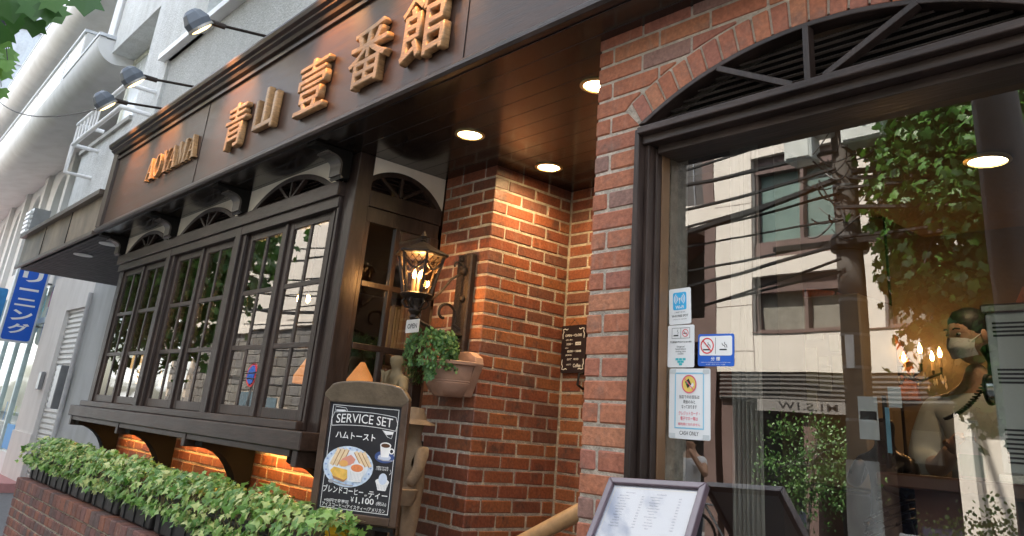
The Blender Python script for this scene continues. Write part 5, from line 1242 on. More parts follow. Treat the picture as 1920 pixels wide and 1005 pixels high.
for sx in (-1, 1):
    for sz in (-1, 1): flat(t, 'corner_tape', P('clear_tape', (.62,.66,.66), .3), rect(sx*.064-.012, sx*.064+.012, sz*.098-.007, sz*.098+.007), .001, .0004)

# ---------------------------------------------------------------- shop interior
child_ = child
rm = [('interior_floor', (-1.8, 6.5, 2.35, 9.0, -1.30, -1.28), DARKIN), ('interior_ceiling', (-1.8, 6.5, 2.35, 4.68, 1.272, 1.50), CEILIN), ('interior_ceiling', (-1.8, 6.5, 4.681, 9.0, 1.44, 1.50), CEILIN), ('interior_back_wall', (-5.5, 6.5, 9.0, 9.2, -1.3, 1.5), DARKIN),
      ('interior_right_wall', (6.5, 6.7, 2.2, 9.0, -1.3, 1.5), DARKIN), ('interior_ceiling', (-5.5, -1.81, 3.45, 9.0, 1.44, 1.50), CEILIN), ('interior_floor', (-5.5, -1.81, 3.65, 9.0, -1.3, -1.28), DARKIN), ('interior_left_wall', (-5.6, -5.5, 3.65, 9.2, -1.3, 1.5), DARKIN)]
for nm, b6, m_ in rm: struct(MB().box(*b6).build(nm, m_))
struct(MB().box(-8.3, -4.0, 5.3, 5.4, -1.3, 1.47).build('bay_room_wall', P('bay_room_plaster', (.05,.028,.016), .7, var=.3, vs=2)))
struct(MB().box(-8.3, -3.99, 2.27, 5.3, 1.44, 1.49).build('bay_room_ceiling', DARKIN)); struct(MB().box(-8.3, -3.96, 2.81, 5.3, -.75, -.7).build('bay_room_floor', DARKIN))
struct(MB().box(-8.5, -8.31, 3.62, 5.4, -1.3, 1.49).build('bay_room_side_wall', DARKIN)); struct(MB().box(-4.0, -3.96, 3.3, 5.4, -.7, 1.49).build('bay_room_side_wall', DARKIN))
# inner brick pier and arches
ip = thing('interior_arcade', 'warm plastered interior arcade with brick arch edges seen through the large window', 'arcade', (-1.5, 4.6, -1.3))
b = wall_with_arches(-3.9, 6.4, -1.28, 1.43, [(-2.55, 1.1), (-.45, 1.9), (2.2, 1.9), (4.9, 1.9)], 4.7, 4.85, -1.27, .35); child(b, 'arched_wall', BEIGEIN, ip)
for xc, w in ((-2.55, 1.1), (-.45, 1.9), (2.2, 1.9)):
    n = 16 if w > 1.5 else 10
    for k in range(n):
        a0_, a1_ = pi*(k+.06)/n, pi*(k+.94)/n; r0_, r1_ = w/2-.005, w/2+.10
        pl = [(xc+r0_*cos(a0_), .35+r0_*1.05*sin(a0_)), (xc+r1_*cos(a0_), .35+r1_*1.05*sin(a0_)), (xc+r1_*cos(a1_), .35+r1_*1.05*sin(a1_)), (xc+r0_*cos(a1_), .35+r0_*1.05*sin(a1_))]
        poly_brick(ip, pl, 4.67, 4.72, BRICK)
ibp = thing('interior_brick_pier', 'slim brick pier just inside the large window at the left', 'pier', (-2.0, 3.3, -1.3))
child(MB().box(-1.925, -1.82, 2.98, 3.15, -1.28, 1.43), 'mortar_bed', MORTAR, ibp)
for i in range(35): put_brick(ibp, (-1.872, 2.975, 1.39-i*.0755), 0, .108, .062, .05, BRICK)
child(MB().box(-1.80, -1.70, 2.9, 3.1, -1.28, 1.43), 'dark_post', DARKIN, ibp)
cu_ = thing('interior_curtain', 'pale pleated curtain hanging inside the left edge of the large window', 'curtain', (-1.62, 2.6, 1.4))
vs = []; fs = []
for i in range(41):
    x = -1.66+.12*i/40; y = 2.50+.012*sin(i*1.1)
    vs += [(x, y, -1.2), (x+.01, y, 1.35), (x, y+.003, -1.2), (x+.01, y+.003, 1.35)]
for i in range(40): a = 4*i; fs += [(a, a+4, a+5, a+1), (a+2, a+3, a+7, a+6)]
child(MB().add(vs, fs), 'cloth', P('grey_curtain', (.30,.27,.23), .9), cu_, smooth=True)
# ceiling discs
for x, y, w_ in ((-1.075, 3.54, 'large lit ceiling disc light nearest the window glass'), (-2.57, 6.63, 'small lit ceiling disc deep in the shop above the chandelier'), (-3.07, 7.24, 'second small lit ceiling disc farthest left in the shop'), (-2.29, 7.53, 'small lit ceiling disc beside the masked person')):
    near = y < 5; zq = 1.27 if near else 1.44; qs = .68 if near else 1

    t = thing('ceiling_disc_light', w_, 'light', (x, y, 1.43), 'ceiling lights inside the shop')
    child(MB().lathe([(.13*qs, 0), (.135*qs, -.01), (.11*qs, -.016), (.105*qs, -.008)], (x, y, zq), 28), 'trim_ring', P('brass_trim', (.75,.6,.3), .3, metal=.6), t, smooth=True)
    child(MB().lathe([(.105*qs, -.009), (.06*qs, -.013), (.001, -.014)], (x, y, zq), 24), 'lamp', LAMPW, t, smooth=True)
    li = bpy.data.lights.new('ceiling_bulb', 'SPOT'); li.energy = 5.5 if near else 5; li.color = (1, .66, .34); li.spot_size = radians(150); li.spot_blend = .6; li.shadow_soft_size = .08
    lo = bpy.data.objects.new('ceiling_bulb', li); COL.objects.link(lo); lo.parent = t; lo.matrix_parent_inverse = pinv(t); lo.matrix_basis = Matrix.Translation(V(x, y, zq-.025))
# chandelier
ch = thing('glass_chandelier', 'glowing candle bulb chandelier with hanging crystals inside the shop', 'chandelier', (-2.01, 4.3, 1.4))
cx_, cy_, cz_ = -1.92, 4.45, .52
child(MB().tube([(cx_, cy_, 1.43), (cx_, cy_, cz_)], .008), 'rod', IRON, ch)
child(MB().lathe([(.001, -.10), (.03, -.09), (.02, -.05), (.04, 0), (.015, .05), (.01, .12)], (cx_, cy_, cz_), 12), 'hub', IRON, ch, smooth=True)
for k in range(8):
    a = k*pi/4+.2; px_, py_ = cx_+.22*cos(a), cy_+.22*sin(a)
    child(MB().tube([(cx_, cy_, cz_-.02), (cx_+.12*cos(a), cy_+.12*sin(a), cz_-.07), (px_, py_, cz_-.03), (px_, py_, cz_)], .007, 6), 'arm', IRON, ch, smooth=True)
    child(MB().lathe([(.009, 0), (.009, .05)], (px_, py_, cz_), 8), 'candle_tube', P('cream_candle_tube', (.7,.5,.28), .5), ch)
    child(MB().lathe([(.006, .05), (.012, .066), (.010, .08), (.001, .105)], (px_, py_, cz_), 8), 'bulb', BULB, ch, smooth=True)
    for q in range(3):
        aa = a+q*.26; zc_ = cz_-.055-.03*(q % 2); child(MB().lathe([(.001, -.022), (.007, -.008), (.004, .01), (.001, .014)], (cx_+.235*cos(aa), cy_+.235*sin(aa), zc_), 6), 'crystal', P('crystal_drop', (.9,.75,.5), .08, spec=.9, var=.05), ch)
li = bpy.data.lights.new('chandelier_glow', 'POINT'); li.energy = .9; li.color = (1, .50, .17); li.shadow_soft_size = .2
lo = bpy.data.objects.new('chandelier_glow', li); COL.objects.link(lo); lo.parent = ch; lo.matrix_parent_inverse = pinv(ch); lo.location = (cx_, cy_, cz_+.16)
# counter with appliance and pump bottle
ct = thing('service_counter', 'dark wooden service counter behind the window glass', 'counter', (-.6, 3.0, -1.28))
child(MB().cbox(-1.28, 2.5, 2.75, 3.25, -.055, -.012, .006), 'worktop', P('counter_wood', (.12,.05,.03), .3, coat=.3), ct); child(MB().box(-1.2, 2.45, 2.85, 3.2, -1.28, -.056), 'front_panel', P('counter_panel', (.16,.06,.035), .5), ct)
for x in (-.9, -.4, .1): child(MB().box(x, x+.02, 2.838, 2.85, -1.25, -.06), 'panel_strip', DARKIN, ct)
ap = thing('white_appliance', 'white metal appliance with black vent slots standing on the counter at the right edge', 'appliance', (-.6, 2.9, 0))
child(MB().cbox(-.935, -.35, 2.86, 3.15, .012, .50, .006), 'casing', P('white_enamel', (.72,.74,.70), .4, var=.04, vs=6, dirt=.15), ap)
child(MB().cbox(-.945, -.34, 2.85, 3.16, .5005, .53, .006), 'top_lid', CHROME, ap); child(MB().box(-.95, -.36, 2.87, 3.14, -.011, .0115), 'feet', CHROME, ap)
for xg in (-.915, -.80, -.655, -.51):
    for zg, n_ in ((.445, 4), (.30, 4), (.045, 8)):
        for q in range(n_): child(MB().box(xg, xg+(.10 if n_ == 4 else .13), 2.857, 2.8599, zg-q*.0001-.0+q*-.013+.02 if n_ == 4 else zg+q*.0135, (zg-q*.013+.026) if n_ == 4 else zg+q*.0135+.006), 'vent_slot', BLKP, ap)
child(MB().tube([(-.97, 2.95, .27), (-.932, 2.95, .27)], .045, 20), 'control_knob', CHROME, ap, smooth=True)
child(MB().tube([(-.98, 2.95, .27), (-.97, 2.95, .27)], .05, 20), 'knob_ring', BLACK, ap, smooth=True)
pb = thing('pump_bottle', 'clear sanitizer pump bottle with a green label standing on the counter', 'bottle', (-1.04, 2.92, -.012))
child(MB().lathe([(.032, 0), (.036, .004), (.036, .085), (.030, .105), (.014, .118), (.013, .130)], (-1.04, 2.92, -.012), 20), 'bottle', P('translucent_bottle', (.55,.58,.55), .2, trans=.5), pb, smooth=True)
child(MB().lathe([(.0368, .01), (.0368, .075)], (-1.04, 2.92, -.012), 20, a0=pi, a1=2*pi), 'label', P('dark_green_label', (.02,.14,.09), .4), pb)
child(MB().lathe([(.016, .131), (.016, .145), (.006, .148), (.005, .172), (.012, .173), (.012, .182)], (-1.04, 2.92, -.012), 14).tube([(-1.04, 2.92, .165), (-1.01, 2.90, .165), (-1.005, 2.897, .152)], .005, 6), 'pump', P('pump_cream', (.72,.68,.6), .4), pb, smooth=True)
# telephone with coiled cord by the masked person
ph_ = thing('telephone_handset', 'dark telephone handset with a coiled cord held beside the masked person', 'telephone', (-1.05, 3.3, .4))
child(MB().tube([(-1.07, 3.28, .44), (-1.045, 3.24, .39), (-1.05, 3.26, .33)], [.03,.022,.03], 10), 'handset', P('dark_green_handset', (.02,.05,.03), .35), ph_, smooth=True)
pts = []
for i in range(150): t_ = i/149; pts.append((-1.07-.17*t_+.010*cos(i*.9), 3.28-.02*t_+.010*sin(i*.9), .36-.17*t_-.03*sin(pi*t_)))
child(MB().tube(pts, .0035, 4), 'coiled_cord', P('dark_cord', (.02,.02,.02), .4), ph_)
# statue, papers and notes inside
ib = thing('bronze_figure', 'dark bronze statue of a standing figure inside the window', 'statue', (-1.36, 3.1, -1.28))
cx_, cy_ = -1.405, 3.12
J_ = [sp(0,0,-.26), sp(0,0,-.12), sp(0,0,.03), sp(0,0,.08), sp(0,-.01,.13), sp(0,-.01,.18), sp(-.085,0,.02), sp(-.10,-.07,-.06), sp(-.04,-.12,.02), sp(.085,0,.02), sp(.11,-.06,-.08), sp(.03,-.12,-.05), sp(-.05,0,-.34), sp(-.06,-.02,-.6), sp(-.06,0,-.85), sp(.05,0,-.34), sp(.06,-.02,-.6), sp(.06,0,-.85)]
R_ = [.085,.075,.07,.03,.045,.045,.04,.03,.022,.04,.03,.022,.065,.05,.035,.065,.05,.035]
skin_fig('body', J_, [(0,1),(1,2),(2,3),(3,4),(4,5),(2,6),(6,7),(7,8),(2,9),(9,10),(10,11),(0,12),(12,13),(13,14),(0,15),(15,16),(16,17)], R_, BRONZE, ib)
b = MB()
for k in range(3): b.tube([(cx_+.09*cos(a)*1.0, cy_-.0+.085*sin(a), -.15-.03*k+.05*cos(a)) for a in [q*2*pi/20 for q in range(21)]], .006, 5)
child(b, 'sash', BRONZE, ib, smooth=True); child(MB().cbox(cx_-.15, cx_+.15, cy_-.12, cy_+.12, -1.28, -1.1, .01), 'plinth', BRONZE, ib)
pp = thing('papers_on_glass', 'sheets of paper clipped up inside beside the bronze statue', 'papers', (-1.33, 2.92, .1))
for (x0, x1, z0, z1, mm_) in ((-1.395, -1.325, .09, .235, PAPER), (-1.30, -1.285, .05, .20, PALEB), (-1.285, -1.24, .20, .27, PAPER), (-1.39, -1.33, .155, .185, P('faded_pink_print', (.5,.3,.28), .5))): child(MB().box(x0, x1, 2.90-(.004 if mm_ is PINKP else 0), 2.902-(.004 if mm_ is PINKP else 0), z0, z1), 'sheet', mm_, pp)
child(MB().box(-1.31, -1.30, 2.904, 2.92, .0, .24), 'clip_post', BLACK, pp)
nb_ = thing('notice_cabinet', 'pale wooden cabinet covered with pinned notes inside the shop', 'cabinet', (-2.0, 3.8, .4))
child(MB().cbox(-2.12, -1.80, 3.82, 4.2, -.10, .80, .008), 'carcass', P('pale_cabinet_wood', (.40,.27,.15), .6), nb_)
for (x0, z0, w_, h_) in ((-2.10, .36, .07, .18), (-2.02, .44, .045, .055), (-2.02, .33, .06, .12), (-1.95, .36, .05, .14), (-2.09, .24, .05, .09), (-1.96, .52, .05, .08), (-2.08, .58, .09, .03)): child(MB().box(x0, x0+w_, 3.812, 3.817, z0, z0+h_), 'pinned_note', P('cream_note', (.68,.62,.46), .7), nb_)
cabd = MB(); cabd.cbox(-2.3, -1.6, 3.82, 4.2, -1.28, -.12, .008); child(cabd, 'lower_cupboard', DARKIN, nb_)

# masked person behind the counter
pe = thing('person', 'person in a white face mask and pale grey shirt holding a telephone', 'person', (-1.25, 3.62, -1.28))
cx_, cy_ = -1.31, 3.88
J_ = [sp(0,.02,-.42), sp(0,.02,-.2), sp(0,.01,.10), sp(-.005,0,.30), sp(-.01,0,.39), sp(-.015,-.02,.47), sp(-.18,0,.29), sp(-.24,-.06,.04), sp(-.12,-.22,.02), sp(-.03,-.30,.10), sp(.17,0,.28), sp(.26,-.08,.12), sp(.22,-.22,.24), sp(.16,-.26,.36),
      sp(-.1,.02,-.52), sp(-.1,0,-.9), sp(-.1,.02,-1.24), sp(-.1,-.08,-1.27), sp(.1,.02,-.52), sp(.1,0,-.9), sp(.1,.02,-1.24), sp(.1,-.08,-1.27)]
E_ = [(0,1),(1,2),(2,3),(3,4),(4,5),(3,6),(6,7),(7,8),(8,9),(3,10),(10,11),(11,12),(12,13),(0,14),(14,15),(15,16),(16,17),(0,18),(18,19),(19,20),(20,21)]
R_ = [(.16,.11),(.15,.11),(.17,.12),(.12,.09),.055,.05,.075,.055,.042,.03,.075,.055,.042,.03,.09,.065,.045,.04,.09,.065,.045,.04]
body = skin_fig('body', J_, E_, R_, SKIN, pe)
# head: one shaped ellipsoid joined with the neck
def head(c, yaw_, parent, s=1.0, m_=SKIN):
    b = bmesh.new(); bmesh.ops.create_uvsphere(b, u_segments=28, v_segments=20, radius=1)
    for v in b.verts:
        x, y, z = v.co; w = .078*(1-.22*max(0, -z)**1.5); d = .098
        X, Y, Z = x*w, y*d*(1-.08*max(0, -z)), z*.118
        if y < 0:
            e = math.exp(-((x/.16)**2+((z+.08)/.22)**2)); Y -= .022*e            # nose
            for sx in (-1, 1): Y += .010*math.exp(-(((x-sx*.40)/.18)**2+((z-.12)/.12)**2)) # eye sockets
            Y -= .006*math.exp(-((z-.27)/.08)**2)*(1 if abs(x) < .7 else 0)           # brow
            Y -= .008*math.exp(-((x/.3)**2+((z+.48)/.10)**2))                          # lips
            Y -= .010*math.exp(-((x/.3)**2+((z+.80)/.15)**2))                          # chin
        v.co = V(X, Y, Z)*s
    me = bpy.data.meshes.new('head'); b.to_mesh(me); b.free(); me.materials.append(m_)
    for p in me.polygons: p.use_smooth = True
    o = bpy.data.objects.new('head', me); COL.objects.link(o); o.parent = parent; o.matrix_parent_inverse = pinv(parent)
    o.matrix_basis = Matrix.Translation(V(*c)) @ Matrix.Rotation(yaw_, 4, 'Z') @ Matrix.Rotation(radians(8), 4, 'X'); return o
hd = head((cx_-.015, cy_-.03, .575), radians(-28), pe)
def on_head(mb, nm, m_, hd_, sm=True): o = mb.build(nm, m_, hd_, smooth=sm); return o
on_head(MB().lathe([(.081, .0), (.084, .03), (.078, .075), (.055, .112), (.02, .127), (.001, .130)], (0, .014, .0), 24, sy=1.22), 'hair', HAIR, hd)
on_head(MB().lathe([(.070, -.05), (.083, -.01), (.082, .03)], (0, .03, 0), 20, a0=0, a1=pi, sy=1.1), 'hair_back', HAIR, hd)
mk = MB(); vs = []; fs = []
for i in range(9):
    for j in range(7):
        u = -1+2*i/8; w_ = -1+2*j/6; xx = .068*u; yy = -.112+.055*u*u+.012*abs(w_)-.012*(1-u*u)*(1 if j > 2 else .4); zz = -.045+.045*w_*(1-.25*u*u); vs.append((xx, yy, zz))
for i in range(8):
    for j in range(6): a = i*7+j; fs.append((a, a+7, a+8, a+1))
n_ = len(vs); vs += [(x, y+.003, z) for x, y, z in vs]; fs += [tuple(q+n_ for q in reversed(f_)) for f_ in fs]
mk.add(vs, fs); on_head(mk, 'face_mask', MASKM, hd)
for sx in (-1, 1):
    on_head(MB().ball((sx*.031, -.088, .014), (.013, .008, .006), 10, 6), 'eye', P('eye_white', (.6,.55,.5), .3), hd); on_head(MB().ball((sx*.031, -.0955, .013), (.0055, .003, .005), 8, 6), 'iris', HAIR, hd)
    on_head(MB().tube([(sx*.016, -.099, .034), (sx*.03, -.098, .039), (sx*.046, -.088, .034)], .0035, 5), 'eyebrow', HAIR, hd)
    on_head(MB().ball((sx*.079, .0, .0), (.010, .018, .030), 10, 6), 'ear', SKIN, hd)
    on_head(MB().tube([(sx*.066, -.062, -.02), (sx*.08, -.01, .012)], .0018, 4), 'mask_loop', MASKM, hd)
# shirt following the body
Rs = [(.18,.13),(.17,.13),(.19,.14),(.135,.105),.062,.0,.095,.078,.060,.0,.095,.078,.060,.0]
Js = [sp(0,.02,-.42), sp(0,.02,-.2), sp(0,.01,.10), sp(-.005,0,.285), sp(-.01,0,.345), sp(-.19,0,.275), sp(-.25,-.06,.04), sp(-.15,-.19,.02), sp(.18,0,.265), sp(.27,-.08,.12), sp(.24,-.19,.21)]
skin_fig('shirt', Js, [(0,1),(1,2),(2,3),(3,4),(3,5),(5,6),(6,7),(3,8),(8,9),(9,10)], [(.18,.13),(.17,.13),(.19,.14),(.14,.11),.064,.095,.075,.058,.095,.075,.058], SHIRT, pe)
skin_fig('trousers', [sp(0,.02,-.40), sp(-.1,.02,-.52), sp(-.1,0,-.9), sp(-.1,.02,-1.2), sp(.1,.02,-.52), sp(.1,0,-.9), sp(.1,.02,-1.2)], [(0,1),(1,2),(2,3),(0,4),(4,5),(5,6)], [(.17,.12),.11,.08,.065,.11,.08,.065], BLKP, pe)
def hand(c, dirv, side, parent, m_=SKIN):
    d = V(*dirv).normalized(); s = d.cross(V(0,0,1)).normalized()*side; nn = d.cross(s)
    b = MB(); c = V(*c); b.tube([c, c+d*.045, c+d*.085], [.022,.032,.028], 8)
    for k, (off, L) in enumerate(((-.026, .062), (-.009, .072), (.009, .068), (.025, .052))):
        p = c+d*.085+s*off; b.tube([p, p+d*L*.45-nn*.004, p+d*L*.7-nn*.016, p+d*L*.75-nn*.034], [.0095,.009,.008,.006], 6)
    p = c+d*.03-s*.026; b.tube([p, p-s*.025+d*.02, p-s*.03+d*.05-nn*.012], [.012,.010,.008], 6)
    return child(b, 'hand', m_, parent, smooth=True)
hand(tuple(sp(.16,-.26,.35)), (-.15, -.1, 1), 1, pe); hand(tuple(sp(-.04,-.29,.09)), (.6, -.5, .5), -1, pe)

# ---------------------------------------------------------------- bay room contents
def table_lamp(x, y, z, s, m_, label, top=.35):
    t = thing('table_lamp', label, 'lamp', (x, y, z))
    child(MB().lathe([(.15*s, 0), (.15*s*top, .20*s)], (x, y, z), 20).lathe([(.145*s, .002), (.145*s*top, .198*s)], (x, y, z), 20), 'lamp_shade', m_, t, smooth=True)
    child(MB().lathe([(.07*s, -.30*s), (.07*s, -.28*s), (.015*s, -.26*s), (.03*s, -.16*s), (.012*s, -.08*s), (.01*s, .08*s)], (x, y, z), 12), 'lamp_stand', P('brass_stand', (.5,.35,.15), .3, metal=.8), t, smooth=True)
    li = bpy.data.lights.new('table_bulb', 'POINT'); li.energy = .8; li.color = (1, .5, .18); li.shadow_soft_size = .04
    lo = bpy.data.objects.new('table_bulb', li); COL.objects.link(lo); lo.parent = t; lo.matrix_parent_inverse = pinv(t); lo.location = (x, y, z+.06*s)
table_lamp(-8.05, 2.50, .16, 1.35, SHADEC, 'cream shaded table lamp glowing in the farthest left bay window', .55)
table_lamp(-4.86, 2.55, .20, .9, SHADEM, 'slim orange shaded table lamp low in the right bay window', .25)
table_lamp(-4.12, 2.48, .18, .72, SHADEM, 'bright orange conical lamp shade behind the bay corner post', .12)
for x, y, z, l in ((-6.21, 2.7, .74, 'left one of three bare hanging bulbs behind the bay panes'), (-5.36, 2.62, .80, 'middle one of three bare hanging bulbs behind the bay panes'), (-5.22, 2.62, .79, 'right one of three bare hanging bulbs behind the bay panes')):
    t = thing('hanging_bulb', l, 'light bulb', (x, y, z), 'bare bulbs hanging in the bay')
    child(MB().tube([(x, y, z+.05), (x, y, 1.43)], .003, 5), 'flex', BLACK, t); child(MB().lathe([(.012, .025), (.012, .055)], (x, y, z), 10), 'socket', IRON, t); child(MB().lathe([(.001, -.03), (.014, -.018), (.016, .0), (.010, .024)], (x, y, z), 12), 'bulb', BULB, t, smooth=True)
    li = bpy.data.lights.new('hanging_glow', 'POINT'); li.energy = .5; li.color = (1, .55, .2); lo = bpy.data.objects.new('hanging_glow', li); COL.objects.link(lo); lo.parent = t; lo.matrix_parent_inverse = pinv(t); lo.location = (x, y, z-.05)
sb_ = thing('stand_in_shelf', 'dark shelf with upright books standing in for striped reflections in the side bay panes', 'bookshelf', (-4.3, 2.95, .2))  # books added to imitate the striped reflection of louvres and curtains
for z in (.05, .45, .85): child(MB().box(-4.75, -4.02, 2.96, 3.2, z, z+.025), 'shelf_board', DARKIN, sb_)
rgb = random.Random(2); bc = [P('tan_stripe', (.30,.17,.08), .6), P('brown_stripe', (.16,.07,.035), .6), P('ochre_stripe', (.34,.21,.09), .6)]
for z in (.075, .475):
    x = -4.72
    while x < -4.08: w_ = rgb.uniform(.025, .045); child(MB().cbox(x, x+w_-.004, 2.965, 3.12, z, z+rgb.uniform(.22, .30), .002), 'stand_in_book', bc[rgb.randint(0, 2)], sb_); x += w_
wg = thing('white_goose_ornament', 'pale carved ornament standing in the second bay window', 'ornament', (-7.4, 2.5, .1))
child(MB().lathe([(.08, -.06), (.09, .02), (.06, .14), (.03, .2), (.045, .25), (.03, .30), (.001, .32)], (-6.75, 2.45, .06), 14), 'figure', P('pale_ceramic', (.55,.5,.45), .4), wg, smooth=True)

# ---------------------------------------------------------------- far side of the street (seen in the glass)
ob = thing('cream_opposite_building', 'cream tiled building with green tinted windows reflected in the large window', 'building', (-2, -8, G))
YO = -8.0
def obx(x0, x1, z0, z1, y0=YO-.4, y1=YO): return MB().box(x0, x1, y0, y1, z0, z1)
child(obx(-8.45, -7.7, 1.35, 6.6), 'corner_pier', TILEC, ob)
for z0, z1 in ((1.35, 2.0), (3.0, 3.3), (5.22, 6.6)): child(obx(-7.7, 9, z0, z1), 'wall_band', TILEC, ob)
child(obx(-7.7, 9, 3.3, 3.55, YO-.4, YO-.08), 'window_apron', TILEB, ob); child(obx(-7.7, 9, 2.0, 2.02, YO-.4, YO+.02), 'band_joint', TILEB, ob)
for k in range(8):
    x = -7.7+k*2.3; child(obx(x+2.2-.45, x+2.3, 3.55, 5.22, YO-.4, YO-.002), 'pier', TILEC, ob); child(obx(x+2.2-.45, x+2.3, 2.02, 3.0, YO-.4, YO-.002), 'pier', TILEC, ob)
    for (za, zb2, gm) in ((3.55, 5.22, OPPGL), (2.02, 3.0, P('grey_blind_glass', (.23,.22,.19), .2, var=.2))):
        wo = child(obx(x, x+1.85, za, zb2, YO-.3, YO-.25), 'window', gm, ob)
        for q in range(3): child(obx(x+q*.9, x+q*.9+.06, za, zb2, YO-.25, YO-.12), 'mullion', TILEB, wo)
        child(obx(x, x+1.85, za, za+.06, YO-.25, YO-.1), 'sill', TILEB, wo); child(obx(x, x+1.85, zb2-.28, zb2, YO-.25, YO-.1), 'blind_box', TILEB, wo)
for z in (5.9, 4.4, 2.5, 1.7): child(obx(-8.46, -7.69, z, z+.012, YO-.01, YO+.002), 'tile_joint', TILEB, ob)
for k in range(9): child(obx(-7.7+k*1.9, -7.688+k*1.9, 1.35, 6.6, YO-.01, YO+.002), 'tile_joint', TILEB, ob)
# dark ground floor
child(obx(-8.4, 9, .9, 1.345, YO-.5, YO-.05), 'shop_fascia', P('grey_louvre_metal', (.13,.125,.12), .5), ob)
for k in range(6): child(obx(-8.4, 9, .93+k*.07, .96+k*.07, YO-.05, YO-.02), 'louvre', P('grey_louvre_metal', (.13,.125,.12), .5), ob)
child(obx(-8.44, 9, .9, 6.58, YO-2, YO-.51), 'rear_mass', TILEB, ob)
child(obx(-8.4, 9, G, .9, YO-2, YO-1.2), 'recess_wall', P('dark_recess', (.04,.042,.05), .5, var=.3, vs=2), ob)
for x0_, x1_, z0_, z1_, m_ in ((-7.6, -7.1, G, .3, P('dark_shop_door', (.03,.04,.07), .3)), (-6.6, -6.2, -.6, .2, P('pale_notice_print', (.45,.47,.45), .5)), (-5.9, -5.0, -.9, -.1, P('dark_shop_door', (.03,.04,.07), .3)), (-5.6, -5.2, .1, .6, P('pale_notice_print', (.45,.47,.45), .5)), (-1.9, -1.2, G, .5, P('dark_shop_door', (.03,.04,.07), .3))): child(obx(x0_, x1_, z0_, z1_, YO-1.2, YO-1.1), 'shop_fitting', m_, ob)
for x in (-8.4, -6.9, -6.0, -4.6, -2.5, -.5, 2): child(obx(x, x+.22, G, .9, YO-.9, YO-.1), 'column', TILEC if x in (-4.6, -2.5) else TILEB, ob)
child(obx(-4.4, -2.3, G, .9, YO-.7, YO-.3), 'white_panel', TILEC, ob)
text_m = frame_mat((-6.75, YO+.02, .82), (-1, 0, 0), (0, 0, 1)); s_o = thing('opposite_shop_sign', 'pale strip sign over the dark ground floor across the street', 'sign', mat=text_m)
MB().box(-.9, .9, -.09, .09, -.04, 0).build('sign_strip', P('dull_grey_sign', (.2,.19,.18), .5), s_o); text('M1.S.1W', 0, 0, .002, BLKP, s_o, width=1.0, height=.11, offset=.015)
# dark open building with exposed stair
ds = thing('stair_building', 'shadowed building with open stair flights reflected beside the window frame', 'building', (-11, -8.5, G))
child(MB().box(-15.5, -8.46, -10.5, -9.8, G, 7.5), 'rear_wall', P('dark_rear_wall', (.06,.06,.062), .7, var=.3, vs=1), ds)
for z in (4.1, 1.9): child(MB().box(-15.5, -8.46, -9.8, -8.1, z, z+.45), 'floor_slab', TILEC if z > 3 else TILEB, ds)
for z in (2.5, 4.7): child(MB().bar((-12.2, -8.7, z), (-9.2, -8.7, z+1.7), .9, .14), 'stair_flight', TILEB, ds)
for k in range(9): child(MB().box(-13+k*.5, -12.97+k*.5, -8.12, -8.09, 4.55, 5.5), 'baluster', GREYM, ds)
for x in (-15.4, -12.4, -8.8): child(MB().box(x, x+.25, -8.4, -8.12, G, 7.5), 'column', TILEB, ds)
# rusticated stone building farther left
sn = thing('stone_block_building', 'grey rough stone block building reflected in the bay window panes', 'building', (-24, -8, G))
child(MB().box(-36, -15.6, -9, -8.03, G, 11), 'wall', MORTARD, sn)
stm = {}
cnt = 0; far = MB()
for r_ in range(13):
    for k in range(34):
        x0 = -35.9+k*.6+(.3 if r_ % 2 else 0); z0 = G+.3+r_*.3
        if x0 > -15.9: continue
        if (-28.6 < x0 < -25.6 or -21.6 < x0 < -19) and .0 < z0-G < 2.0: continue
        if cnt < 290 and x0 > -33:
            if 'blk' not in stm:
                stm['blk'] = MB().cbox(-.29, .29, -.07, 0, -.14, .14, .02).mesh('stone_block', BRICKS)
            o = bpy.data.objects.new('stone_block', stm['blk']); COL.objects.link(o); o.parent = sn; o.matrix_parent_inverse = pinv(sn); o.location = (x0+.3, YO+RB.uniform(0, .03), z0+.15); cnt += 1
        else: far.cbox(x0, x0+.58, YO-.07, YO, z0, z0+.28, .02)
stuff(child(far, 'further_stone_blocks', BRICKS, sn))
for k in range(7):
    for z in (3.2, 6.6): wo = child(MB().box(-35+k*2.8, -33.7+k*2.8, -8.06, -7.98, z, z+1.9), 'window', OPPGD, sn); child(MB().box(-35.05+k*2.8, -33.65+k*2.8, -8.0, -7.92, z-.1, z-.0), 'sill', TILEC, wo)
child(MB().box(-36, -15.6, -8.03, -7.9, 2.75, 2.95), 'string_course', TILEC, sn); child(MB().box(-36, -15.6, -8.029, -7.95, 2.96, 11), 'upper_render', TILEC, sn)
child(MB().box(-28.6, -25.6, -8.06, -7.98, G, .6), 'shop_window', P('blue_grey_glass', (.12,.17,.2), .1), sn); child(MB().box(-21.6, -19, -8.06, -7.98, G, .6), 'shop_window', P('blue_grey_glass', (.12,.17,.2), .1), sn)
rs_ = thing('red_yellow_shop_sign', 'red and yellow projecting shop sign reflected low in the right bay window', 'sign', mat=frame_mat((-17.4, -4.9, 2.0), (-1, 0, 0), (0, 0, 1)))
MB().box(-.42, .42, -.65, .65, -.12, 0).build('sign_case', WHITEM, rs_); flat(rs_, 'red_band', REDP, rect(-.38, .38, .25, .6), .002, .004); flat(rs_, 'yellow_panel', P('orange_yellow_print', (.85,.5,.05), .5), rect(-.38, .38, -.6, -.15), .002, .004); flat(rs_, 'red_emblem', REDP, ell(0, -.38, .22, .12), .008, .004); flat(rs_, 'red_bar', REDP, rect(-.3, .3, -.02, .12), .002, .004)
MB().tube([(.0, -.65, -.06), (.0, -3.4, -.06)], .05).build('post', GREYM, rs_)
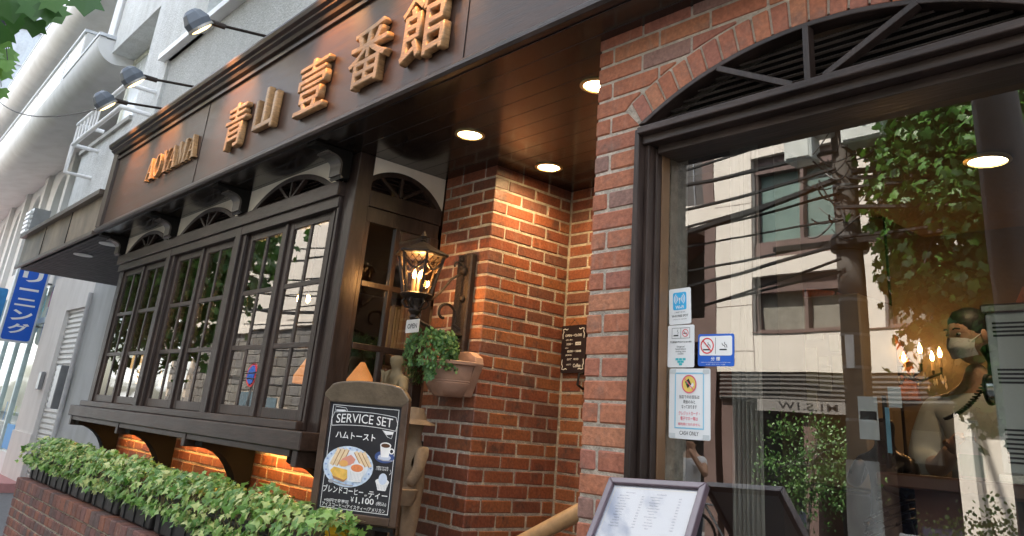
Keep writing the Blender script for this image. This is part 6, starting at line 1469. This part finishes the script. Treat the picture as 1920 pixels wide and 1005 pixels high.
tr_ = thing('road_sign', 'round blue and red road sign on a grey post across the street', 'road sign', (-19.9, -4.7, G))
child(MB().tube([(-19.9, -4.7, G), (-19.9, -4.7, 1.15)], .035), 'post', GREYM, tr_); child(MB().tube([(-19.9, -4.68, .85), (-19.9, -4.64, .85)], .30, 24), 'red_rim', REDP, tr_); child(MB().tube([(-19.9, -4.64, .85), (-19.9, -4.62, .85)], .23, 24), 'blue_disc', BLUEP, tr_)

# utility pole with boxes and wires
up = thing('utility_pole', 'concrete utility pole with grey equipment boxes and bundled cables reflected in the window', 'utility pole', (-4.22, -4.5, G))
PXX, PYY = -4.22, -4.5
child(MB().lathe([(.165, 0), (.12, 9)], (PXX, PYY, G), 18), 'pole', CONC, up, smooth=True)
child(MB().lathe([(.172, 0), (.168, 1.5)], (PXX, PYY, G), 18), 'white_sleeve', P('white_sleeve', (.55,.55,.52), .6, dirt=.3), up, smooth=True)
for z in (.45, 1.0, 1.35, 1.75, 2.35, 2.45, 3.1): child(MB().lathe([(.165-.004*(z-G), 0), (.168-.004*(z-G), .03)], (PXX, PYY, z), 16), 'steel_band', GREYM, up)
child(MB().box(PXX-.04, PXX+.05, PYY+.15, PYY+.17, 1.0, 1.35), 'number_plate', WHITEP, up)
EQ = P('pale_equipment_box', (.58,.62,.60), .45, var=.05, dirt=.15)
for (x, z, w_, h_, d_) in ((-.42, 3.66, .36, .42, .25), (.40, 3.72, .5, .40, .28), (-.16, 3.90, .26, .34, .22), (.08, 3.95, .18, .2, .2)):
    bo = child(MB().cbox(PXX+x-w_/2, PXX+x+w_/2, PYY+.1, PYY+.1+d_, z-h_/2, z+h_/2, .02), 'equipment_box', EQ, up); child(MB().cbox(PXX+x-w_/2+.03, PXX+x+w_/2-.03, PYY+.1+d_, PYY+.115+d_, z-h_/2+.03, z+h_/2-.03, .006), 'box_lid', EQ, bo)
child(MB().bar((PXX-.75, PYY+.05, 4.05), (PXX+.85, PYY+.05, 4.05), .07, .07), 'cross_arm', GREYM, up)
child(MB().bar((PXX-.9, PYY+.1, 2.42), (PXX+1.3, PYY+.1, 2.42), .06, .06), 'cross_arm', BLACK, up)
rw = random.Random(8)
for k in range(26):
    a = rw.uniform(0, 2*pi); z = rw.uniform(2.3, 3.9); q0 = V(PXX+.14*cos(a), PYY+.14*sin(a)+.1, z); q2 = V(PXX+rw.uniform(-.5, .6), PYY+.2+rw.random()*.15, z+rw.uniform(-.35, .5)); mid = (q0+q2)/2+V(rw.uniform(-.2, .2), .1, -rw.uniform(.1, .4))
    pts = [q0*(1-t)*(1-t)+mid*2*t*(1-t)+q2*t*t for t in [i/10 for i in range(11)]]
    child(MB().tube(pts, rw.uniform(.006, .013), 5), 'cable_loop', CABLE, up)
child(MB().lathe([(.20, -.1), (.22, -.05), (.21, .05), (.18, .1)], (PXX, PYY, 2.42), 14), 'cable_clamp', BLACK, up)
wlab = ['black wire running left from the pole, '+w for w in ('topmost', 'second from the top', 'thick third one', 'thin fourth one', 'fifth one, just under the thick one', 'meeting the dark cross arm', 'thick one sagging below the cross arm', 'thin one far below the cross arm', 'lowest of all', 'one starting highest above the rest', 'short one beneath the equipment boxes')]+['black wire running right from the pole through the tree, '+w for w in ('thickest one', 'directly under the thickest one', 'third one', 'fourth one', 'lowest one', 'highest one')]+['thick cable rising steeply to the upper right from the boxes', 'thick cable rising steeply to the upper left from the boxes', 'thin cable rising to the far upper right']
for k, (x0, z0, x1, z1, r_) in enumerate(((-22, 3.9, PXX, 3.55, .03), (-22, 3.6, PXX, 3.30, .025), (-24, 3.1, PXX, 3.15, .045), (-26, 2.8, PXX, 3.0, .02), (-22, 3.2, PXX, 3.22, .02), (-20, 2.1, PXX, 2.45, .018), (-22, 1.7, PXX, 2.40, .025), (-25, 1.3, PXX, 2.2, .018), (-24, .9, PXX, 2.05, .018), (-22, 4.6, PXX-.2, 3.9, .02), (-20, 2.9, PXX, 2.7, .015),
      (PXX, 3.3, 14, 3.7, .045), (PXX, 3.22, 14, 3.5, .03), (PXX, 3.05, 15, 3.3, .022), (PXX, 2.8, 14, 3.2, .03), (PXX, 2.45, 12, 3.0, .022), (PXX, 3.6, 16, 4.2, .02), (PXX+.5, 4.0, 5, 8, .05), (PXX-.4, 4.0, -5.4, 8, .05), (PXX+.6, 4.0, 2.8, 7, .03))):
    t = thing('overhead_wire', wlab[k], 'wire', (x0, PYY, z0), 'overhead wires on the utility pole'); pts = []
    for i in range(21):
        s_ = i/20; pts.append((x0+(x1-x0)*s_, PYY+.15+.1*sin(k), z0+(z1-z0)*s_-4*(.25+.16*((k*7) % 5))*s_*(1-s_)*(abs(x1-x0)/18)))
    child(MB().tube(pts, r_*.95, 5), 'wire_run', CABLE, t)
# parked dark van and street people across the road
rg_ = thing('roadside_guard_rail', 'white pipe guard rail by the opposite kerb', 'railing', (-3, -4.2, G))
for k in range(5): child(MB().tube([(-4+k*1.2, -5.0, G), (-4+k*1.2, -5.0, -.65)], .035), 'post', WHITEM, rg_)
child(MB().tube([(-4.1, -5.0, -.66), (.9, -5.0, -.66)], .035), 'rail', WHITEM, rg_)
# walker with raised arm
pe2 = thing('person', 'person in a white T-shirt with one arm raised, reflected beside the menu', 'person', (-6.75, -5.6, G))
cx_, cy_ = -7.45, -5.9
J_ = [sp(0,0,-.52), sp(0,0,-.3), sp(0,0,-.08), sp(0,0,.02), sp(0,.01,.08), sp(0,.01,.15), sp(-.19,0,-.1), sp(-.27,.06,-.36), sp(-.2,.2,-.5), sp(.19,0,-.1), sp(.34,.12,-.32), sp(.12,.22,.02), sp(-.1,0,-.62), sp(-.1,0,-1.0), sp(-.1,0,-1.38), sp(.1,0,-.62), sp(.1,0,-1.0), sp(.1,0,-1.38)]
J_ = [V(v.x, v.y, v.z) for v in J_]
skin_fig('body', J_, [(0,1),(1,2),(2,3),(3,4),(4,5),(2,6),(6,7),(7,8),(2,9),(9,10),(10,11),(0,12),(12,13),(13,14),(0,15),(15,16),(16,17)], [(.15,.1),(.14,.1),(.15,.1),.05,.08,.09,.07,.045,.035,.07,.045,.035,.09,.06,.045,.09,.06,.045], SKIN, pe2)
skin_fig('t_shirt', [sp(0,0,-.54), sp(0,0,-.3), sp(0,0,-.09), sp(-.19,0,-.11), sp(-.24,.03,-.26), sp(.19,0,-.11), sp(.27,.06,-.22)], [(0,1),(1,2),(2,3),(3,4),(2,5),(5,6)], [(.18,.13),(.165,.12),(.16,.12),.09,.085,.09,.085], P('white_t_shirt', (.78,.79,.8), .8), pe2)
child(MB().ball((cx_, cy_-.02, .15), (.095, .11, .11)), 'hair', HAIR, pe2, smooth=True)
skin_fig('trousers', [sp(0,0,-.56), sp(-.1,0,-.64), sp(-.1,0,-1.0), sp(-.1,0,-1.36), sp(.1,0,-.64), sp(.1,0,-1.0), sp(.1,0,-1.36)], [(0,1),(1,2),(2,3),(0,4),(4,5),(5,6)], [(.16,.12),.11,.075,.06,.11,.075,.06], P('navy_trousers', (.03,.05,.09), .8), pe2)
bk = thing('parked_bicycle', 'dark bicycle parked beside the person across the street', 'bicycle', (-6.6, -5.4, G))
for x in (-7.1, -6.1):
    wv = child(MB().tube([(x+.33*cos(a), -5.5, G+.35+.33*sin(a)) for a in [q*2*pi/28 for q in range(29)]], .02, 6), 'tyre', BLACK, bk)
    for q in range(8): child(MB().bar((x, -5.5, G+.35), (x+.32*cos(q*pi/4), -5.5, G+.35+.32*sin(q*pi/4)), .004), 'spoke', CHROME, wv)
child(MB().tube([(-7.1, -5.5, G+.35), (-6.95, -5.5, G+.8), (-6.35, -5.5, G+.78), (-6.6, -5.5, G+.35), (-6.95, -5.5, G+.8)], .018, 6).tube([(-6.1, -5.5, G+.35), (-6.6, -5.5, G+.35)], .012, 6).tube([(-6.1, -5.5, G+.35), (-6.4, -5.5, G+.9)], .014, 6), 'frame', GREYM, bk)
child(MB().cbox(-6.52, -6.28, -5.57, -5.43, G+.9, G+.95, .02), 'saddle', BLACK, bk); child(MB().tube([(-6.95, -5.75, G+1.02), (-7.0, -5.5, G+1.0), (-6.95, -5.25, G+1.02)], .014, 6).tube([(-6.95, -5.5, G+.8), (-7.0, -5.5, G+1.0)], .014, 6), 'handlebar', CHROME, bk)

# ---------------------------------------------------------------- trees
def tree(name, label, base, lean, crown, n, size, seed, m_=TREEL, trunk_r=.16, gaps=.35, kind='tulip'):
    r_ = random.Random(seed); t = thing(name, label, 'tree', base)
    cx, cy, cz, rx, ry, rz = crown
    bx, by, bz = base
    child(MB().tube([(bx, by, bz), (bx+lean*.3, by, bz+(cz-bz)*.45), (cx, cy, cz), (cx+.1, cy, cz+rz*.7)], [trunk_r, trunk_r*.8, trunk_r*.5, trunk_r*.15], 10), 'trunk', BARK, t, smooth=True)
    b = MB(); tips = []
    for k in range(26):
        a = r_.uniform(0, 2*pi); e = r_.uniform(-.7, 1.0); tp = V(cx+rx*.8*cos(a)*cos(e), cy+ry*.8*sin(a)*cos(e), cz+rz*.8*sin(e)); tips.append(tp)
        s0 = V(cx, cy, cz-rz*.5+r_.random()*rz); b.tube([s0, (s0+tp)/2+V(0, 0, .08*rz), tp], [trunk_r*.25, trunk_r*.15, trunk_r*.05], 5)
    child(b, 'branches', BARK, t)
    Vv, Ff, SH = [], [], []
    cl = []
    for k in range(int(n/16)):
        while True:
            p = V(r_.uniform(-1, 1), r_.uniform(-1, 1), r_.uniform(-1, 1))
            if .12 < p.length < 1 and r_.random() < .35+p.length: break
        c = V(cx+p.x*rx, cy+p.y*ry, cz+p.z*rz)
        if mnoise.noise(c*1.1+V(seed, 0, 0)) < -gaps+.25: continue
        cl.append((c, p))
    for c, p in cl:
        sh0 = r_.uniform(0, .5)
        for q in range(22):
            o_ = V(r_.gauss(0, 1), r_.gauss(0, 1), r_.gauss(0, .7))*.20*max(rx, 1)*.5
            nrm = V(p.x*.6+r_.uniform(-.5, .5), p.y*.6+r_.uniform(-.6, .6), .55+r_.uniform(-.4, .4)); upv = V(r_.uniform(-1, 1), r_.uniform(-1, 1), -.7+r_.uniform(-.5, .5))
            add_leaf(Vv, Ff, SH, c+o_, size*r_.uniform(.6, 1.15), upv, nrm, kind, min(1, sh0+r_.random()*.5))
    o = bpy.data.objects.new('crown', leaf_mesh(Vv, Ff, SH, m_, 'crown')); COL.objects.link(o); o.parent = t; o.matrix_parent_inverse = pinv(t); o['kind'] = 'stuff'
    return t
tree('tulip_tree', 'leafy street tree across the road reflected at the right of the large window', (-1.9, -5.0, G), .2, (-2.75, -4.9, 2.9, 1.25, 1.0, 2.5), 17000, .105, 21, gaps=.75)
tree('tulip_tree', 'street tree on the near pavement reflected in the left bay panes', (-15.6, -.6, G), .1, (-15.6, -.5, 3.0, 3.1, 1.3, 2.4), 8000, .14, 5, gaps=.55)
tree('tulip_tree', 'second street tree farther along reflected in the bay panes', (-12.0, -5.0, G), .1, (-12.2, -5.0, 3.4, 1.6, 1.4, 2.4), 2600, .13, 9)
tree('roadside_shrub', 'clipped green shrub behind the opposite guard rail', (-3.0, -5.9, G), 0, (-3.0, -5.9, -.75, 1.2, .45, .5), 2200, .05, 13, POTL, .03, .9, 'oval')
tree('roadside_shrub', 'bushy dark shrub beside the person across the street', (-6.1, -6.7, G), 0, (-6.1, -6.9, -.1, .9, .45, .75), 2200, .05, 14, POTL, .03, .9, 'oval')
tree('reflection_darkening_tree', 'added tree whose dark trunk darkens the reflection at the right edge of the window', (-1.58, -1.2, G), 0, (-1.62, -1.3, 5.6, 1.1, .9, 1.1), 2500, .13, 31, trunk_r=.18)  # tree put in to make the mirrored right edge dark
# tree whose trunk and leaves hang in at the top left corner
tt = thing('overhanging_tree', 'tree at the top left corner with dark trunk and large lobed leaves', 'tree', (-6.9, .42, G))
child(MB().tube([(-7.0, .1, G), (-6.95, .22, .8), (-6.80, .34, 2.2), (-6.68, .46, 2.72), (-6.5, .70, 3.4), (-6.2, .9, 4.6)], [.16,.14,.13,.12,.11,.09], 12), 'trunk', P('dark_bluish_bark', (.035,.042,.05), .9, var=.3, vs=12, bump=.8, bs=30), tt, smooth=True)
rt_ = random.Random(4)
LEAVES = [((-3.02,.43,1.395), .105, (.10,.12,-1), .10), ((-3.49,.325,1.50), .11, (.25,.2,-1), .35), ((-3.32,.361,1.475), .10, (.45,.3,-1), .55), ((-3.64,.30,1.50), .12, (-.1,0,-1), .3), ((-3.36,.358,1.44), .085, (.2,.3,-1), .15),
          ((-3.80,.28,1.47), .10, (-.4,0,-1), .2), ((-3.56,.25,1.49), .11, (.1,.4,-1), .15), ((-3.10,.34,1.47), .10, (.5,.2,-1), .4), ((-3.38,.15,1.52), .12, (.2,.2,-1), .3), ((-3.45,.40,1.47), .09, (.6,.4,-.8), .5), ((-3.55,.36,1.44), .08, (-.3,.1,-1), .2),
          ((-5.05,.41,1.82), .10, (.2,.1,-1), .9), ((-5.16,.44,1.85), .10, (.5,.1,-1), 1.), ((-4.93,.38,1.85), .09, (-.2,0,-1), .8), ((-4.95,.43,1.72), .08, (.4,.1,-1), .95), ((-5.30,.46,1.79), .09, (.3,0,-1), .9), ((-5.2,.40,1.76), .09, (-.3,0,-1), 1.), ((-5.0,.36,1.76), .09, (.7,.1,-.7), .8), ((-5.4,.48,1.70), .09, (.3,0,-1), .9), ((-5.5,.42,1.64), .08, (.1,0,-1), 1.)]
for (c, s, up, sh_) in LEAVES:
    v2, f2, s2 = [], [], []; c = V(*c); add_leaf(v2, f2, s2, V(0, 0, 0), s, V(*up), -c.normalized()+V(rt_.uniform(-.3, .3), 0, rt_.uniform(-.3, .3)), 'tulip', sh_, .12)
    o = bpy.data.objects.new('leaf', leaf_mesh(v2, f2, s2, TREEL, 'leaf')); COL.objects.link(o); o.parent = tt; o.matrix_parent_inverse = pinv(tt); o.location = c
b = MB(); b.tube([(-6.75, .4, 2.5), (-5.2, .3, 2.1), (-3.9, .25, 1.75), (-3.0, .3, 1.60)], [.03,.02,.012,.005], 6)
for (c, s, up, sh_) in LEAVES: c = V(*c); q_ = c-V(*up).normalized()*.02; b.tube([q_, q_+V(-.02, -.02, .07), q_+V(-.08, -.06, .16 if c.x > -4.5 else .3)], .0025, 4)
child(b, 'branch', BARK, tt, smooth=True)
Vv, Ff, SH = [], [], []
for q in range(900):
    c = V(-6.6+rt_.gauss(0, .7), 1.0+rt_.gauss(0, .4), 4.9+rt_.gauss(0, .4)); add_leaf(Vv, Ff, SH, c, .1, V(rt_.uniform(-1, 1), rt_.uniform(-1, 1), -1), V(0, 0, 1)+V(rt_.uniform(-.5, .5), rt_.uniform(-.5, .5), 0), 'tulip', rt_.random())
o = bpy.data.objects.new('crown', leaf_mesh(Vv, Ff, SH, TREEL, 'crown')); COL.objects.link(o); o.parent = tt; o.matrix_parent_inverse = pinv(tt); o['kind'] = 'stuff'
